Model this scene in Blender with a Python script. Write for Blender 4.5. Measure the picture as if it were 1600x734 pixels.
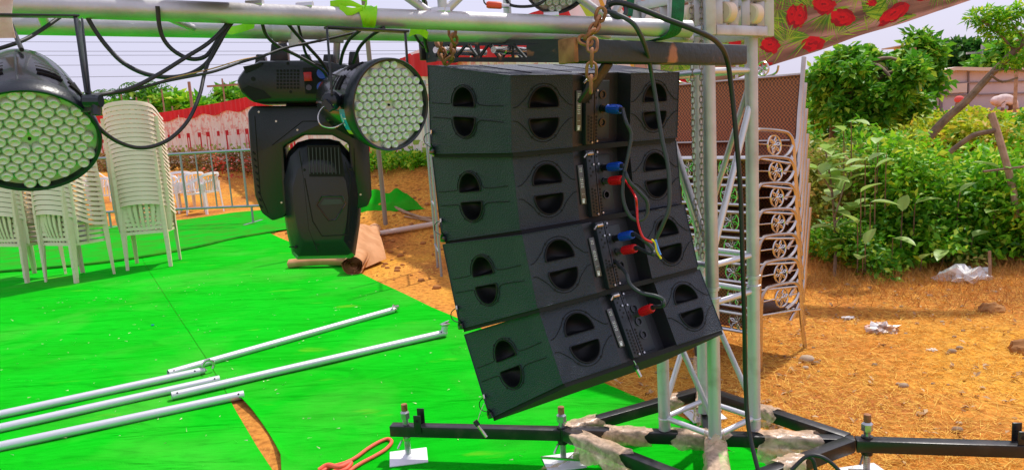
import bpy, bmesh, math, random
import numpy as np
from mathutils import Vector, Matrix, Euler
random.seed(7); rng = np.random.default_rng(7)
for _o in list(bpy.data.objects): bpy.data.objects.remove(_o)
SC = bpy.context.scene
COL = SC.collection
# ---------------------------------------------------------------- camera
FPX = 1150.0
PITCH = math.radians(9); ROLL = math.radians(-3.5)
CAM = Vector((0, 0, 1.5))
RM = Matrix.Rotation(math.pi/2-PITCH, 3, 'X') @ Matrix.Rotation(ROLL, 3, 'Z')
cd = bpy.data.cameras.new('camera'); cam = bpy.data.objects.new('camera', cd); COL.objects.link(cam)
cam.matrix_world = Matrix.Translation(CAM) @ RM.to_4x4()
cd.sensor_width = 36; cd.lens = FPX/1600*36; cd.clip_start = .05; cd.clip_end = 2000
SC.camera = cam
SC.render.resolution_x = 1024; SC.render.resolution_y = 469
# ---------------------------------------------------------------- world and sun
SUN_EL = math.radians(60); SUN_AZ = math.radians(42)      # azimuth measured from +Y towards +X
w = bpy.data.worlds.new('World'); SC.world = w; w.use_nodes = True
nt = w.node_tree; nt.nodes.clear()
sky = nt.nodes.new('ShaderNodeTexSky'); sky.sky_type = 'NISHITA'; sky.sun_disc = False
sky.sun_elevation = SUN_EL; sky.sun_rotation = SUN_AZ
sky.air_density = 1.0; sky.dust_density = 4.0; sky.ozone_density = 3.0
bg = nt.nodes.new('ShaderNodeBackground'); bg.inputs[1].default_value = .13
veil = nt.nodes.new('ShaderNodeMix'); veil.data_type = 'RGBA'; veil.inputs[0].default_value = .75
veil.inputs[7].default_value = (6.5, 6.25, 8.0, 1)         # thin high overcast over the blue
out = nt.nodes.new('ShaderNodeOutputWorld')
nt.links.new(sky.outputs[0], veil.inputs[6]); nt.links.new(veil.outputs[2], bg.inputs[0]); nt.links.new(bg.outputs[0], out.inputs[0])
sd = bpy.data.lights.new('sun', 'SUN'); sd.energy = 3.7; sd.angle = math.radians(1.5); sd.color = (1, .95, .87)
sun = bpy.data.objects.new('sun', sd); COL.objects.link(sun)
_s = Vector((math.sin(SUN_AZ)*math.cos(SUN_EL), math.cos(SUN_AZ)*math.cos(SUN_EL), math.sin(SUN_EL)))
sun.rotation_euler = _s.to_track_quat('Z', 'Y').to_euler()
SC.view_settings.view_transform = 'Standard'; SC.view_settings.look = 'None'
SC.view_settings.exposure = .04; SC.view_settings.gamma = 1
# ---------------------------------------------------------------- helpers: pixels of the photo to places in the world
def ray(px, py): return RM @ Vector(((px-800)/FPX, -(py-367)/FPX, -1))
def P(px, py, d): return CAM + ray(px, py)*d
def Z(px, py, z=0.):
    v = ray(px, py); return CAM + v*((z-CAM.z)/v.z)
def zat(X, Y, py):      # height on the plumb line X, Y that shows at photo row py
    lo, hi = -1., 4.
    for _ in range(40):
        m = (lo+hi)/2; q = RM.transposed() @ (Vector((X, Y, m))-CAM)
        if 367-FPX*q.y/-q.z > py: lo = m
        else: hi = m
    return lo
class Plane:
    def __init__(s, o, yaw=0., tilt=0.):
        s.o = Vector(o); R = Matrix.Rotation(yaw, 3, 'Z') @ Matrix.Rotation(tilt, 3, 'X')
        s.R = R; s.N = R @ Vector((0, -1, 0))
    def at(s, px, py, off=0.):
        v = ray(px, py); o = s.o
        k = (o-CAM).dot(s.N)/v.dot(s.N); return CAM+v*k+s.N*off
# ---------------------------------------------------------------- helpers: materials
MATS = {}
def mat(name, col, rough=.5, metal=0., bump=0., bs=40., col2=None, ns=4., lo=.4, hi=.6, island=False, spec=.5, trans=0., alpha=1., detail=4., coat=0., sub=0., col3=None, leaf=0.):
    m = bpy.data.materials.new(name); m.use_nodes = True; t = m.node_tree; b = t.nodes['Principled BSDF']
    b.inputs['Base Color'].default_value = (*col, 1); b.inputs['Roughness'].default_value = rough
    b.inputs['Metallic'].default_value = metal; b.inputs['Specular IOR Level'].default_value = spec
    b.inputs['Transmission Weight'].default_value = trans; b.inputs['Alpha'].default_value = alpha
    b.inputs['Coat Weight'].default_value = coat
    tc = t.nodes.new('ShaderNodeTexCoord')
    if col2 is not None:
        r = t.nodes.new('ShaderNodeValToRGB'); r.color_ramp.elements[0].color = (*col, 1); r.color_ramp.elements[1].color = (*col2, 1)
        r.color_ramp.elements[0].position = lo; r.color_ramp.elements[1].position = hi
        if col3 is not None:
            e = r.color_ramp.elements.new(min(.99, hi+(1-hi)*.6)); e.color = (*col3, 1)
        if island:
            g = t.nodes.new('ShaderNodeNewGeometry'); t.links.new(g.outputs['Random Per Island'], r.inputs[0])
        else:
            n = t.nodes.new('ShaderNodeTexNoise'); n.inputs['Scale'].default_value = ns; n.inputs['Detail'].default_value = detail
            t.links.new(tc.outputs['Object'], n.inputs[0]); t.links.new(n.outputs[0], r.inputs[0])
        t.links.new(r.outputs[0], b.inputs['Base Color'])
    if bump:
        n = t.nodes.new('ShaderNodeTexNoise'); n.inputs['Scale'].default_value = bs; n.inputs['Detail'].default_value = 3
        t.links.new(tc.outputs['Object'], n.inputs[0])
        u = t.nodes.new('ShaderNodeBump'); u.inputs['Strength'].default_value = min(1, bump); u.inputs['Distance'].default_value = .004*max(1, bump)
        t.links.new(n.outputs[0], u.inputs['Height']); t.links.new(u.outputs[0], b.inputs['Normal'])
    MATS[name] = m
    if leaf:
        o_ = t.nodes['Material Output']; tr = t.nodes.new('ShaderNodeBsdfTranslucent'); mx = t.nodes.new('ShaderNodeMixShader'); mx.inputs[0].default_value = leaf
        if b.inputs['Base Color'].is_linked: t.links.new(b.inputs['Base Color'].links[0].from_socket, tr.inputs[0])
        else: tr.inputs[0].default_value = (*col, 1)
        t.links.new(b.outputs[0], mx.inputs[1]); t.links.new(tr.outputs[0], mx.inputs[2]); t.links.new(mx.outputs[0], o_.inputs[0])
    return m
alu = mat('aluminium', (.60, .59, .60), .50, .62, .25, 60, (.45, .44, .44), 9, .35, .7)
alu_old = mat('scuffed_aluminium', (.58, .60, .63), .50, .6, .2, 50, (.42, .40, .38), 14, .5, .8)
alu_white = mat('bright_aluminium', (.66, .67, .70), .42, .6, .1, 60, (.68, .68, .7), 12, .4, .7)
felt_dummy = None
steel = mat('steel', (.62, .6, .57), .25, .95, .1, 80, (.42, .36, .3), 18, .5, .8)
zinc = mat('zinc_plated', (.55, .56, .58), .35, .9, .2, 60, (.3, .28, .26), 30, .45, .75)
blk_paint = mat('black_gloss_paint', (.012, .012, .014), .32, 0, .25, 30, (.05, .04, .035), 14, .52, .8)
blk = mat('black_plastic', (.012, .017, .024), .33, 0, .15, 300)
blk_gloss = mat('black_gloss_plastic', (.012, .013, .016), .22, 0, 0, 1, coat=.3)
blk_dull = mat('black_dull', (.008, .008, .009), .85)
rubber = mat('black_rubber', (.016, .018, .021), .5)
rubber_grey = mat('grey_rubber', (.035, .045, .05), .5)
rust = mat('rust', (.22, .085, .035), .8, .1, .5, 60, (.42, .19, .08), 25, .35, .65)
rustpaint = mat('rusty_black_paint', (.03, .037, .042), .5, .1, .5, 60, (.46, .17, .09), 7, .60, .66, detail=8)
rustpaint_less = mat('scuffed_black_paint', (.03, .037, .042), .55, .1, .4, 60, (.3, .13, .07), 22, .62, .7, detail=8)
cab = mat('speaker_cabinet_paint', (.010, .022, .038), .43, 0, 1.0, 230, (.030, .042, .055), 7, .55, .85, spec=.5)
cab_smooth = mat('speaker_smooth_paint', (.012, .013, .016), .38, 0, .2, 200)
port_in = mat('port_moulding', (.004, .005, .006), .5, spec=.3)
groove = mat('groove_black', (.003, .003, .003), .8)
silver_label = mat('label_plate_grey', (.13, .125, .125), .4, .4, .1, 80)
white_print = mat('white_print', (.8, .8, .8), .5)
white_pl = mat('white_plastic', (.82, .82, .84), .4)
cream = mat('cream_plastic', (.84, .70, .56), .42, 0, .1, 30, (.74, .60, .44), 3, .35, .7)
blue_pl = mat('blue_plastic', (.01, .08, .55), .35); red_pl = mat('red_plastic', (.72, .01, .015), .35)
red_sw = mat('red_switch', (.6, .02, .02), .3)
lens_m = mat('clear_lens', (.60, .66, .61), .14, 0, 0, 1, spec=.8, coat=.6)
lens_back = mat('lens_tray', (.56, .63, .58), .3, .1)
lime = mat('lime_ribbon', (.35, .85, .0), .6, 0, .4, 60, (.22, .7, .0), 12)
strap_g = mat('green_webbing', (.0, .16, .06), .7, 0, .8, 200, (.0, .10, .04), 30)
yellow_stripe = mat('yellow_stripe', (.5, .42, .02), .7)
soil = None
film = mat('stretch_film', (.88, .64, .44), .3, 0, .7, 45, (.74, .46, .28), 10, .40, .75, spec=.7)
_t = film.node_tree; _b = _t.nodes['Principled BSDF']; _tc = _t.nodes.new('ShaderNodeTexCoord'); _n = _t.nodes.new('ShaderNodeTexNoise'); _n.inputs['Scale'].default_value = 26; _n.inputs['Detail'].default_value = 3; _n.inputs['Distortion'].default_value = 1.2
_r = _t.nodes.new('ShaderNodeMapRange'); _r.inputs[1].default_value = .35; _r.inputs[2].default_value = .65; _r.inputs[3].default_value = .38; _r.inputs[4].default_value = .78
_t.links.new(_tc.outputs['Object'], _n.inputs[0]); _t.links.new(_n.outputs[0], _r.inputs[0]); _t.links.new(_r.outputs[0], _b.inputs['Alpha'])
orange_cloth = mat('brown_tarp', (.62, .31, .14), .75, 0, .5, 25, (.50, .23, .09), 6)
coral = mat('coral_cord', (.85, .12, .06), .6)
wood = mat('bare_wood', (.30, .18, .10), .8, 0, .6, 30, (.42, .28, .17), 9)
bark = mat('bark', (.16, .11, .075), .9, 0, .9, 20, (.28, .19, .12), 8)
weave = None
# ---------------------------------------------------------------- helpers: meshes
class MB:
    def __init__(s): s.v = []; s.f = []
    def add(s, vs, fs):
        k = len(s.v); s.v += [tuple(a) for a in vs]; s.f += [tuple(k+i for i in f) for f in fs]; return s
    def box(s, c, size, R=None):
        hx, hy, hz = size[0]/2, size[1]/2, size[2]/2; c = Vector(c)
        vs = [Vector((x, y, z)) for z in (-hz, hz) for y in (-hy, hy) for x in (-hx, hx)]
        if R is not None: vs = [R @ v for v in vs]
        return s.add([c+v for v in vs], [(0, 2, 3, 1), (4, 5, 7, 6), (0, 1, 5, 4), (2, 6, 7, 3), (0, 4, 6, 2), (1, 3, 7, 5)])
    def bar(s, a, b, w_, h_, up=(0, 0, 1)):
        a, b = Vector(a), Vector(b); d = (b-a); L = d.length; d = d/L; up = Vector(up); x = d.cross(up)
        if x.length < 1e-4: x = d.cross(Vector((1, 0, 0)))
        x.normalize(); u = x.cross(d); R = Matrix((x, d, u)).transposed()
        return s.box((a+b)/2, (w_, L, h_), R)
    def tube(s, pts, r, n=10, cap=True, closed=False):
        pts = [Vector(p) for p in pts]; N = len(pts); rs = r if isinstance(r, (list, tuple)) else [r]*N
        k0 = len(s.v); t0 = (pts[1]-pts[0]).normalized(); x = t0.orthogonal().normalized()
        for i, p in enumerate(pts):
            if closed: t = (pts[(i+1) % N]-pts[i-1]).normalized()
            elif i == 0: t = (pts[1]-p).normalized()
            elif i == N-1: t = (p-pts[-2]).normalized()
            else: t = ((pts[i+1]-p).normalized()+(p-pts[i-1]).normalized()); t = t.normalized() if t.length > 1e-6 else (pts[i+1]-p).normalized()
            x = (x-t*x.dot(t)); x = x.normalized() if x.length > 1e-6 else t.orthogonal().normalized(); y = t.cross(x)
            for j in range(n):
                a = 2*math.pi*j/n; s.v.append(tuple(p+(x*math.cos(a)+y*math.sin(a))*rs[i]))
        for i in range(N if closed else N-1):
            for j in range(n):
                a = k0+i*n+j; b = k0+i*n+(j+1) % n; c = k0+((i+1) % N)*n+(j+1) % n; d = k0+((i+1) % N)*n+j
                s.f.append((a, b, c, d))
        if cap and not closed:
            s.f.append(tuple(k0+j for j in range(n))[::-1]); s.f.append(tuple(k0+(N-1)*n+j for j in range(n)))
        return s
    def cyl(s, a, b, r, n=16, r2=None): return s.tube([a, b], [r, r if r2 is None else r2], n)
    def pipe(s, a, b, r, t, n=18):       # open-ended pipe with wall
        a, b = Vector(a), Vector(b); d = (b-a).normalized()
        x = d.orthogonal().normalized(); y = d.cross(x); k = len(s.v)
        for (p, rr) in ((a, r), (b, r), (b, r-t), (b-d*.2, r-t), (a+d*.2, r-t), (a, r-t)):
            for j in range(n):
                g = 2*math.pi*j/n; s.v.append(tuple(p+(x*math.cos(g)+y*math.sin(g))*rr))
        for (i, m) in ((0, 1), (1, 2), (2, 3), (4, 5), (5, 0)):
            for j in range(n): s.f.append((k+i*n+j, k+i*n+(j+1) % n, k+m*n+(j+1) % n, k+m*n+j))
        s.f.append(tuple(k+3*n+j for j in range(n))); s.f.append(tuple(k+4*n+j for j in range(n)))
        return s
    def lathe(s, prof, M=Matrix.Identity(4), n=32):   # prof: list of (r, z)
        k = len(s.v)
        for (r, z) in prof:
            for j in range(n):
                a = 2*math.pi*j/n; s.v.append(tuple(M @ Vector((r*math.cos(a), r*math.sin(a), z))))
        for i in range(len(prof)-1):
            for j in range(n): s.f.append((k+i*n+j, k+i*n+(j+1) % n, k+(i+1)*n+(j+1) % n, k+(i+1)*n+j))
        return s
    def prism(s, front, back):
        n = len(front); s.add(list(front)+list(back), [tuple(range(n)), tuple(range(2*n-1, n-1, -1))]+[(i, i+n, (i+1) % n+n, (i+1) % n) for i in range(n)]); return s
    def sphere(s, c, r, n=12, m=8, sc=(1, 1, 1)):
        c = Vector(c); k = len(s.v)
        for i in range(m+1):
            t = math.pi*i/m
            for j in range(n):
                a = 2*math.pi*j/n; s.v.append((c.x+r*sc[0]*math.sin(t)*math.cos(a), c.y+r*sc[1]*math.sin(t)*math.sin(a), c.z+r*sc[2]*math.cos(t)))
        for i in range(m):
            for j in range(n): s.f.append((k+i*n+j, k+(i+1)*n+j, k+(i+1)*n+(j+1) % n, k+i*n+(j+1) % n))
        return s
    def mesh(s, name, bevel=0., smooth=35., seg=2, off=None):
        me = bpy.data.meshes.new(name)
        vs = s.v if off is None else [(a[0]-off[0], a[1]-off[1], a[2]-off[2]) for a in s.v]
        me.from_pydata(vs, [], s.f)
        b = bmesh.new(); b.from_mesh(me)
        bmesh.ops.remove_doubles(b, verts=b.verts, dist=1e-6)
        bmesh.ops.recalc_face_normals(b, faces=b.faces)
        if bevel: bmesh.ops.bevel(b, geom=[e for e in b.edges if len(e.link_faces) == 2 and e.calc_face_angle(0) > .5], offset=bevel, segments=seg, profile=.5, affect='EDGES', clamp_overlap=True)
        b.to_mesh(me); b.free(); me.validate()
        if smooth and len(me.polygons):
            me.polygons.foreach_set('use_smooth', [True]*len(me.polygons)); me.set_sharp_from_angle(angle=math.radians(smooth))
        return me
    def build(s, name, m, parent=None, label=None, world=False, **kw):
        off = tuple(parent.matrix_basis.translation) if (parent is not None and world) else None
        me = s.mesh(name, off=off, **kw); me.materials.append(m)
        return link(name, me, parent, label)
def link(name, me, parent=None, label=None, M=None):
    o = bpy.data.objects.new(name, me); COL.objects.link(o)
    if parent is not None: o.parent = parent
    if label: o['label'] = label
    if M is not None: o.matrix_local = M
    return o
def tag(o, label, cat, group=None):
    o['label'] = label; o['category'] = cat
    if group: o['group'] = group
    return o
def thing(name, label, cat, loc=(0, 0, 0), rot=None, group=None):
    o = bpy.data.objects.new(name, None); COL.objects.link(o); o.empty_display_size = .1
    M = Matrix.Translation(Vector(loc))
    if rot is not None: M = M @ rot.to_4x4()
    o.matrix_basis = M
    return tag(o, label, cat, group)
def solo(mb, name, m, label, cat, group=None, **kw):   # a thing that is one mesh, its origin at its base
    zs = min(v[2] for v in mb.v); cx = sum(v[0] for v in mb.v)/len(mb.v); cy = sum(v[1] for v in mb.v)/len(mb.v)
    me = mb.mesh(name, off=(cx, cy, zs), **kw); me.materials.append(m)
    o = link(name, me); o.location = (cx, cy, zs); return tag(o, label, cat, group)
def copy_tree(o, parent=None):
    c = o.copy(); COL.objects.link(c)
    if parent is not None: c.parent = parent
    for ch in list(o.children): copy_tree(ch, c)
    return c
def npmesh(name, V, F, m, parent=None, smooth=False):
    me = bpy.data.meshes.new(name); n = len(F); k = F.shape[1]
    me.vertices.add(len(V)); me.vertices.foreach_set('co', V.astype(np.float32).ravel())
    me.loops.add(n*k); me.loops.foreach_set('vertex_index', F.astype(np.int32).ravel())
    me.polygons.add(n); me.polygons.foreach_set('loop_start', np.arange(0, n*k, k, dtype=np.int32))
    me.update(calc_edges=True); me.materials.append(m)
    if smooth: me.polygons.foreach_set('use_smooth', [True]*n)
    return me
def spline(pts, n=8):       # Catmull-Rom through the points
    pts = [Vector(p) for p in pts]; q = [pts[0]*2-pts[1]]+pts+[pts[-1]*2-pts[-2]]; o = []
    for i in range(1, len(q)-2):
        for j in range(n):
            t = j/n; a, b, c, d = q[i-1], q[i], q[i+1], q[i+2]
            o.append(.5*((2*b)+(c-a)*t+(2*a-5*b+4*c-d)*t*t+(3*b-a-3*c+d)*t**3))
    return o+[pts[-1]]
def leaves(C, R, n, size, aspect=.5, up=.35, droop=0., loose=0.):   # n small folded leaves spread in ellipsoids C (k,3), R (k,3)
    C = np.asarray(C, float); R = np.asarray(R, float); k = len(C)
    w_ = R.prod(1)**(2/3); idx = rng.choice(k, n, p=w_/w_.sum())
    d = rng.normal(size=(n, 3)); d /= np.linalg.norm(d, axis=1)[:, None]; rr = rng.uniform(.45, 1.0, n)**.6 if not loose else rng.uniform(.12, 1.0+loose, n)**.75
    pos = C[idx]+d*R[idx]*rr[:, None]
    ax = rng.normal(size=(n, 3)); ax[:, 2] = ax[:, 2]*.6-droop; ax = ax+d*.6; ax /= np.linalg.norm(ax, axis=1)[:, None]
    nn = rng.normal(size=(n, 3))*.8; nn[:, 2] += up*3; nn -= ax*(nn*ax).sum(1)[:, None]; nn /= np.linalg.norm(nn, axis=1)[:, None]
    sd_ = np.cross(ax, nn); L = size*rng.uniform(.6, 1.3, n)[:, None]; W = L*aspect
    V = np.stack([pos, pos+ax*L*.5+sd_*W*.5+nn*W*.15, pos+ax*L-nn*L*.12, pos+ax*L*.5-sd_*W*.5+nn*W*.15], 1).reshape(-1, 3)
    b = np.arange(n)*4; F = np.concatenate([np.stack([b, b+1, b+2], 1), np.stack([b, b+2, b+3], 1)])
    return V, F
def blade_mesh(base, direc, L, W, name, m):   # straight thin two-triangle blades
    n = len(base); sd_ = np.cross(direc, rng.normal(size=(n, 3))); sd_ /= np.linalg.norm(sd_, axis=1)[:, None]
    V = np.stack([base-sd_*W[:, None], base+sd_*W[:, None], base+direc*L[:, None]], 1).reshape(-1, 3)
    b = np.arange(n)*3; return npmesh(name, V, np.stack([b, b+1, b+2], 1), m)
# ================================================================ THE SETTING
def smooth01(t): t = np.clip(t, 0, 1); return t*t*(3-2*t)
def terrain(x, y):
    x = np.asarray(x, float); y = np.asarray(y, float)
    k = smooth01((x+5.2)/3.0)                       # 0 on the left, 1 near x = -2.2
    y0 = 15.5*(1-k)+8.6*k; wd = 6.5*(1-k)+3.0*k; hh = .55*(1-k)+.85*k
    left = hh*smooth01((y-y0)/wd)
    right = .45*smooth01((y-6.0)/9.0)+.25*smooth01((x-3.2)/2.2)*smooth01((y-3.8)/1.6)
    s = smooth01((x+.6)/1.6)
    return left*(1-s)+right*s
def bumps(x, y):
    b = .010*np.sin(3.1*x+1.7*np.sin(2.3*y))*np.sin(2.7*y+1.1)+.006*np.sin(9*x+2*np.sin(5*y))*np.sin(8*y+x)
    return b
def on_carpet(x, y):
    return (x < 1.0-(y-2.6)*.62)
def ground_z(x, y):
    x = np.asarray(x, float); y = np.asarray(y, float)
    c = smooth01(((x-(_dg(y)))/.25)); far = smooth01((y-9.)/2)
    amp = np.maximum(c, far)
    lump = .05*np.abs(np.sin(2.3*x+1.3*np.sin(1.9*y)))*smooth01((terrain(x, y)-.1)/.3)
    return terrain(x, y)+(bumps(x, y)*1.0-.004)*amp+lump
DG = [Z(419, 364), Z(560, 426), Z(672, 480), Z(812, 540), Z(935, 597), Z(1060, 652), Z(1222, 722), Z(1300, 762), Z(1420, 830)]
def _dg(y):
    ys = [p.y for p in DG][::-1]; xs = [p.x for p in DG][::-1]
    return np.interp(y, ys, xs)
def G(px, py, z=0.):      # where the ray of a photo pixel meets the terrain
    v = ray(px, py); s_ = 1.5
    while s_ < 200:
        p = CAM+v*s_
        if p.z-z < float(terrain(p.x, p.y)): break
        s_ += .03
    return p
n = 300; t = np.linspace(-1, 1, n); X1 = 9.5*t+590*np.sign(t)*np.abs(t)**9; Y1 = 7.+9.0*t+590*np.sign(t)*np.abs(t)**9
gx, gy = np.meshgrid(X1, Y1); gz = ground_z(gx, gy)+rng.normal(size=gx.shape)*.002*(gx > _dg(gy))
V = np.stack([gx, gy, gz], -1).reshape(-1, 3); i = np.arange((n-1)*n).reshape(n-1, n)[:, :-1].ravel()
F = np.stack([i, i+1, i+n+1, i+n], 1)
m = bpy.data.materials.new('orange_soil'); m.use_nodes = True; T = m.node_tree; B = T.nodes['Principled BSDF']; B.inputs['Roughness'].default_value = .95; B.inputs['Specular IOR Level'].default_value = .1
tc = T.nodes.new('ShaderNodeTexCoord')
def noise(T, tc, sc, det=6, vec=None, dist=0):
    q = T.nodes.new('ShaderNodeTexNoise'); q.inputs['Scale'].default_value = sc; q.inputs['Detail'].default_value = det; q.inputs['Distortion'].default_value = dist
    T.links.new(vec or tc.outputs['Object'], q.inputs[0]); return q
def ramp(T, src, stops):
    r = T.nodes.new('ShaderNodeValToRGB'); e = r.color_ramp.elements
    e[0].position, e[0].color = stops[0][0], (*stops[0][1], 1); e[1].position, e[1].color = stops[-1][0], (*stops[-1][1], 1)
    for p, c in stops[1:-1]: q = e.new(p); q.color = (*c, 1)
    T.links.new(src, r.inputs[0]); return r
def mixc(T, fac, a, b, mode='MIX'):
    x = T.nodes.new('ShaderNodeMix'); x.data_type = 'RGBA'; x.blend_type = mode
    for sck, v in ((0, fac), (6, a), (7, b)):
        if isinstance(v, (float, int)): x.inputs[sck].default_value = v
        elif isinstance(v, tuple): x.inputs[sck].default_value = (*v, 1)
        else: T.links.new(v, x.inputs[sck])
    return x.outputs[2]
a = ramp(T, noise(T, tc, .9, 8).outputs[0], [(.35, (.70, .34, .045)), (.48, (.62, .26, .045)), (.66, (.44, .155, .04))])
b = ramp(T, noise(T, tc, 22, 8).outputs[0], [(.3, (.45, .40, .35)), (.55, (1, 1, 1)), (.75, (1.25, 1.2, 1.05))])
c = mixc(T, .8, a.outputs[0], b.outputs[0], 'MULTIPLY')
mp = T.nodes.new('ShaderNodeMapping'); mp.inputs['Scale'].default_value = (60, 14, 30); mp.inputs['Rotation'].default_value = (0, 0, .5); T.links.new(tc.outputs['Object'], mp.inputs[0])
st = ramp(T, noise(T, tc, 1, 4, mp.outputs[0], 1.5).outputs[0], [(.52, (0, 0, 0)), (.62, (1, 1, 1))])
pt = ramp(T, noise(T, tc, 1.3, 5).outputs[0], [(.42, (0, 0, 0)), (.6, (.55, .55, .55))])
mm = T.nodes.new('ShaderNodeMath'); mm.operation = 'MULTIPLY'; T.links.new(st.outputs[0], mm.inputs[0]); T.links.new(pt.outputs[0], mm.inputs[1])
c2 = mixc(T, mm.outputs[0], c, (.85, .54, .09)); T.links.new(c2, B.inputs['Base Color'])
bu = T.nodes.new('ShaderNodeBump'); bu.inputs['Strength'].default_value = .8; bu.inputs['Distance'].default_value = .02
T.links.new(noise(T, tc, 30, 8).outputs[0], bu.inputs['Height']); T.links.new(bu.outputs[0], B.inputs['Normal'])
soil = m
me = npmesh('ground', V, F, soil, smooth=True); g = link('ground', me); g['kind'] = 'structure'

# carpets: each a thin sheet of its own
m = bpy.data.materials.new('green_carpet_felt'); m.use_nodes = True; T = m.node_tree; B = T.nodes['Principled BSDF']; B.inputs['Roughness'].default_value = 1; B.inputs['Specular IOR Level'].default_value = .05
tc = T.nodes.new('ShaderNodeTexCoord')
a = ramp(T, noise(T, tc, 1.1, 4).outputs[0], [(.35, (.004, .42, .005)), (.65, (.002, .50, .008))])
mp = T.nodes.new('ShaderNodeMapping'); mp.inputs['Scale'].default_value = (9, 90, 9); mp.inputs['Rotation'].default_value = (0, 0, .25); T.links.new(tc.outputs['Object'], mp.inputs[0])
b = ramp(T, noise(T, tc, 1, 5, mp.outputs[0], .6).outputs[0], [(.25, (.62, .74, .6)), (.5, (1, 1, 1)), (.8, (1.1, 1.08, 1.3))])
c = mixc(T, .75, a.outputs[0], b.outputs[0], 'MULTIPLY')
mp2 = T.nodes.new('ShaderNodeMapping'); mp2.inputs['Scale'].default_value = (1.6, 5, 3); T.links.new(tc.outputs['Object'], mp2.inputs[0])
sp = ramp(T, noise(T, tc, 1, 6, mp2.outputs[0]).outputs[0], [(.66, (0, 0, 0)), (.82, (.40, .40, .40))])
c = mixc(T, sp.outputs[0], c, (.42, .52, .03))
du = ramp(T, noise(T, tc, .8, 7, None, .5).outputs[0], [(.5, (0, 0, 0)), (.72, (.22, .22, .22))])
c = mixc(T, du.outputs[0], c, (.22, .42, .10))
dk = ramp(T, noise(T, tc, 6, 5).outputs[0], [(.3, (.75, .8, .75)), (.46, (1, 1, 1))])
c = mixc(T, .6, c, dk.outputs[0], 'MULTIPLY')
T.links.new(c, B.inputs['Base Color'])
bu = T.nodes.new('ShaderNodeBump'); bu.inputs['Strength'].default_value = .7; bu.inputs['Distance'].default_value = .006
T.links.new(noise(T, tc, 160, 4).outputs[0], bu.inputs['Height'])
b2 = T.nodes.new('ShaderNodeBump'); b2.inputs['Strength'].default_value = .8; b2.inputs['Distance'].default_value = .11; mp3 = T.nodes.new('ShaderNodeMapping'); mp3.inputs['Scale'].default_value = (1.2, 3.5, 1); mp3.inputs['Rotation'].default_value = (0, 0, .3); T.links.new(tc.outputs['Object'], mp3.inputs[0]); T.links.new(noise(T, tc, 1.2, 3, mp3.outputs[0], .8).outputs[0], b2.inputs['Height']); T.links.new(bu.outputs[0], b2.inputs['Normal']); T.links.new(b2.outputs[0], B.inputs['Normal'])
felt = m
felt_dark = mat('dark_green_felt', (.02, .20, .015), 1, 0, .6, 120, (.05, .26, .02), 5, spec=.05)
felt_rear = mat('rear_green_felt', (.004, .40, .010), 1, 0, .6, 120, (.03, .30, .012), 3, spec=.05)
SEAM = [Z(205, 372), Z(230, 420), Z(275, 490), Z(322, 562), Z(345, 600), Z(375, 655), Z(405, 705), Z(432, 745), Z(470, 820)]; SEAM.append(SEAM[-1]+(SEAM[-1]-SEAM[-3]).normalized()*6)
def sheet(name, A, Bp, nu, nv, m, z0=.008, lift=None, dist=.012):   # sheet between the polylines A and Bp
    def rs(L, t):
        L = [Vector(p) for p in L]; d = [0]
        for p, q in zip(L, L[1:]): d.append(d[-1]+(q-p).length)
        s_ = t*d[-1]
        for k in range(len(L)-1):
            if s_ <= d[k+1]+1e-9: return L[k].lerp(L[k+1], (s_-d[k])/(d[k+1]-d[k]))
        return L[-1]
    mb = MB(); vs = []
    for j in range(nv+1):
        a_, b_ = rs(A, j/nv), rs(Bp, j/nv)
        for i_ in range(nu+1):
            p = a_.lerp(b_, i_/nu); z = z0+.0035*(1+math.sin(p.x*4.1+math.sin(p.y*3))*math.sin(p.y*5.3+p.x))+float(terrain(p.x, p.y))
            if lift: dx, dz = lift(i_/nu, j/nv, p); p = p+dx; z += dz
            vs.append((p.x, p.y, z))
    top = len(vs); vs2 = [(x, y, z-.004) for x, y, z in vs]; W = nu+1
    fs = [(j*W+i_, j*W+i_+1, (j+1)*W+i_+1, (j+1)*W+i_) for j in range(nv) for i_ in range(nu)]
    mb.add(vs+vs2, fs+[tuple(top+q for q in f[::-1]) for f in fs]); return mb
def resamp(L, ys):      # a polyline read at given y
    yy = [p.y for p in L][::-1]; xx = [p.x for p in L][::-1]
    return [Vector((float(np.interp(y, yy, xx)), y, 0)) for y in ys]
DG.append(DG[-1]+(DG[-1]-DG[-3]).normalized()*6.5); ytop = DG[0].y; ys = np.linspace(ytop, -2.6, 70)
seam_l = [Vector((SEAM[0].x+(SEAM[0].x-SEAM[2].x)/(SEAM[0].y-SEAM[2].y)*(y-SEAM[0].y), y, 0)) if y > SEAM[0].y else resamp(SEAM, [y])[0] for y in ys]
def gapf(y):       # the opening where the bare soil shows
    y_a, y_b = Z(360, 622).y, Z(437, 745).y
    t_ = (y_a-y)/(y_a-y_b); return .075*math.sin(math.pi*min(1, max(0, t_)))**.6 if 0 < t_ < 1 else 0
left_edge = [Vector((-8.5, y, 0)) for y in ys]
tag(link('green_carpet', sheet('c', left_edge, seam_l, 60, 60, felt, .007).mesh('green_carpet')), 'wide bright green felt carpet sheet lying left of the seam, under the white chair stacks', 'carpet', 'green carpet sheets')
bpy.data.objects['green_carpet'].data.materials.append(felt)
def curl(u, v, p):
    g_ = gapf(p.y); k = math.exp(-((u)/.035)**2)
    return Vector((g_*k+.018*k*(g_ > 0), 0, 0)), .03*k*(g_ > 0)*math.sin(math.pi*min(1, max(0, g_/.075)))
seam_r = [p+Vector((.004, 0, 0)) for p in seam_l]; right_edge = resamp(DG, ys)
tag(link('green_carpet', sheet('c', seam_r, right_edge, 90, 90, felt, .007, curl).mesh('green_carpet')), 'bright green felt carpet right of the seam, curled up beside a slit of soil', 'carpet', 'green carpet sheets').data.materials.append(felt)
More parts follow.
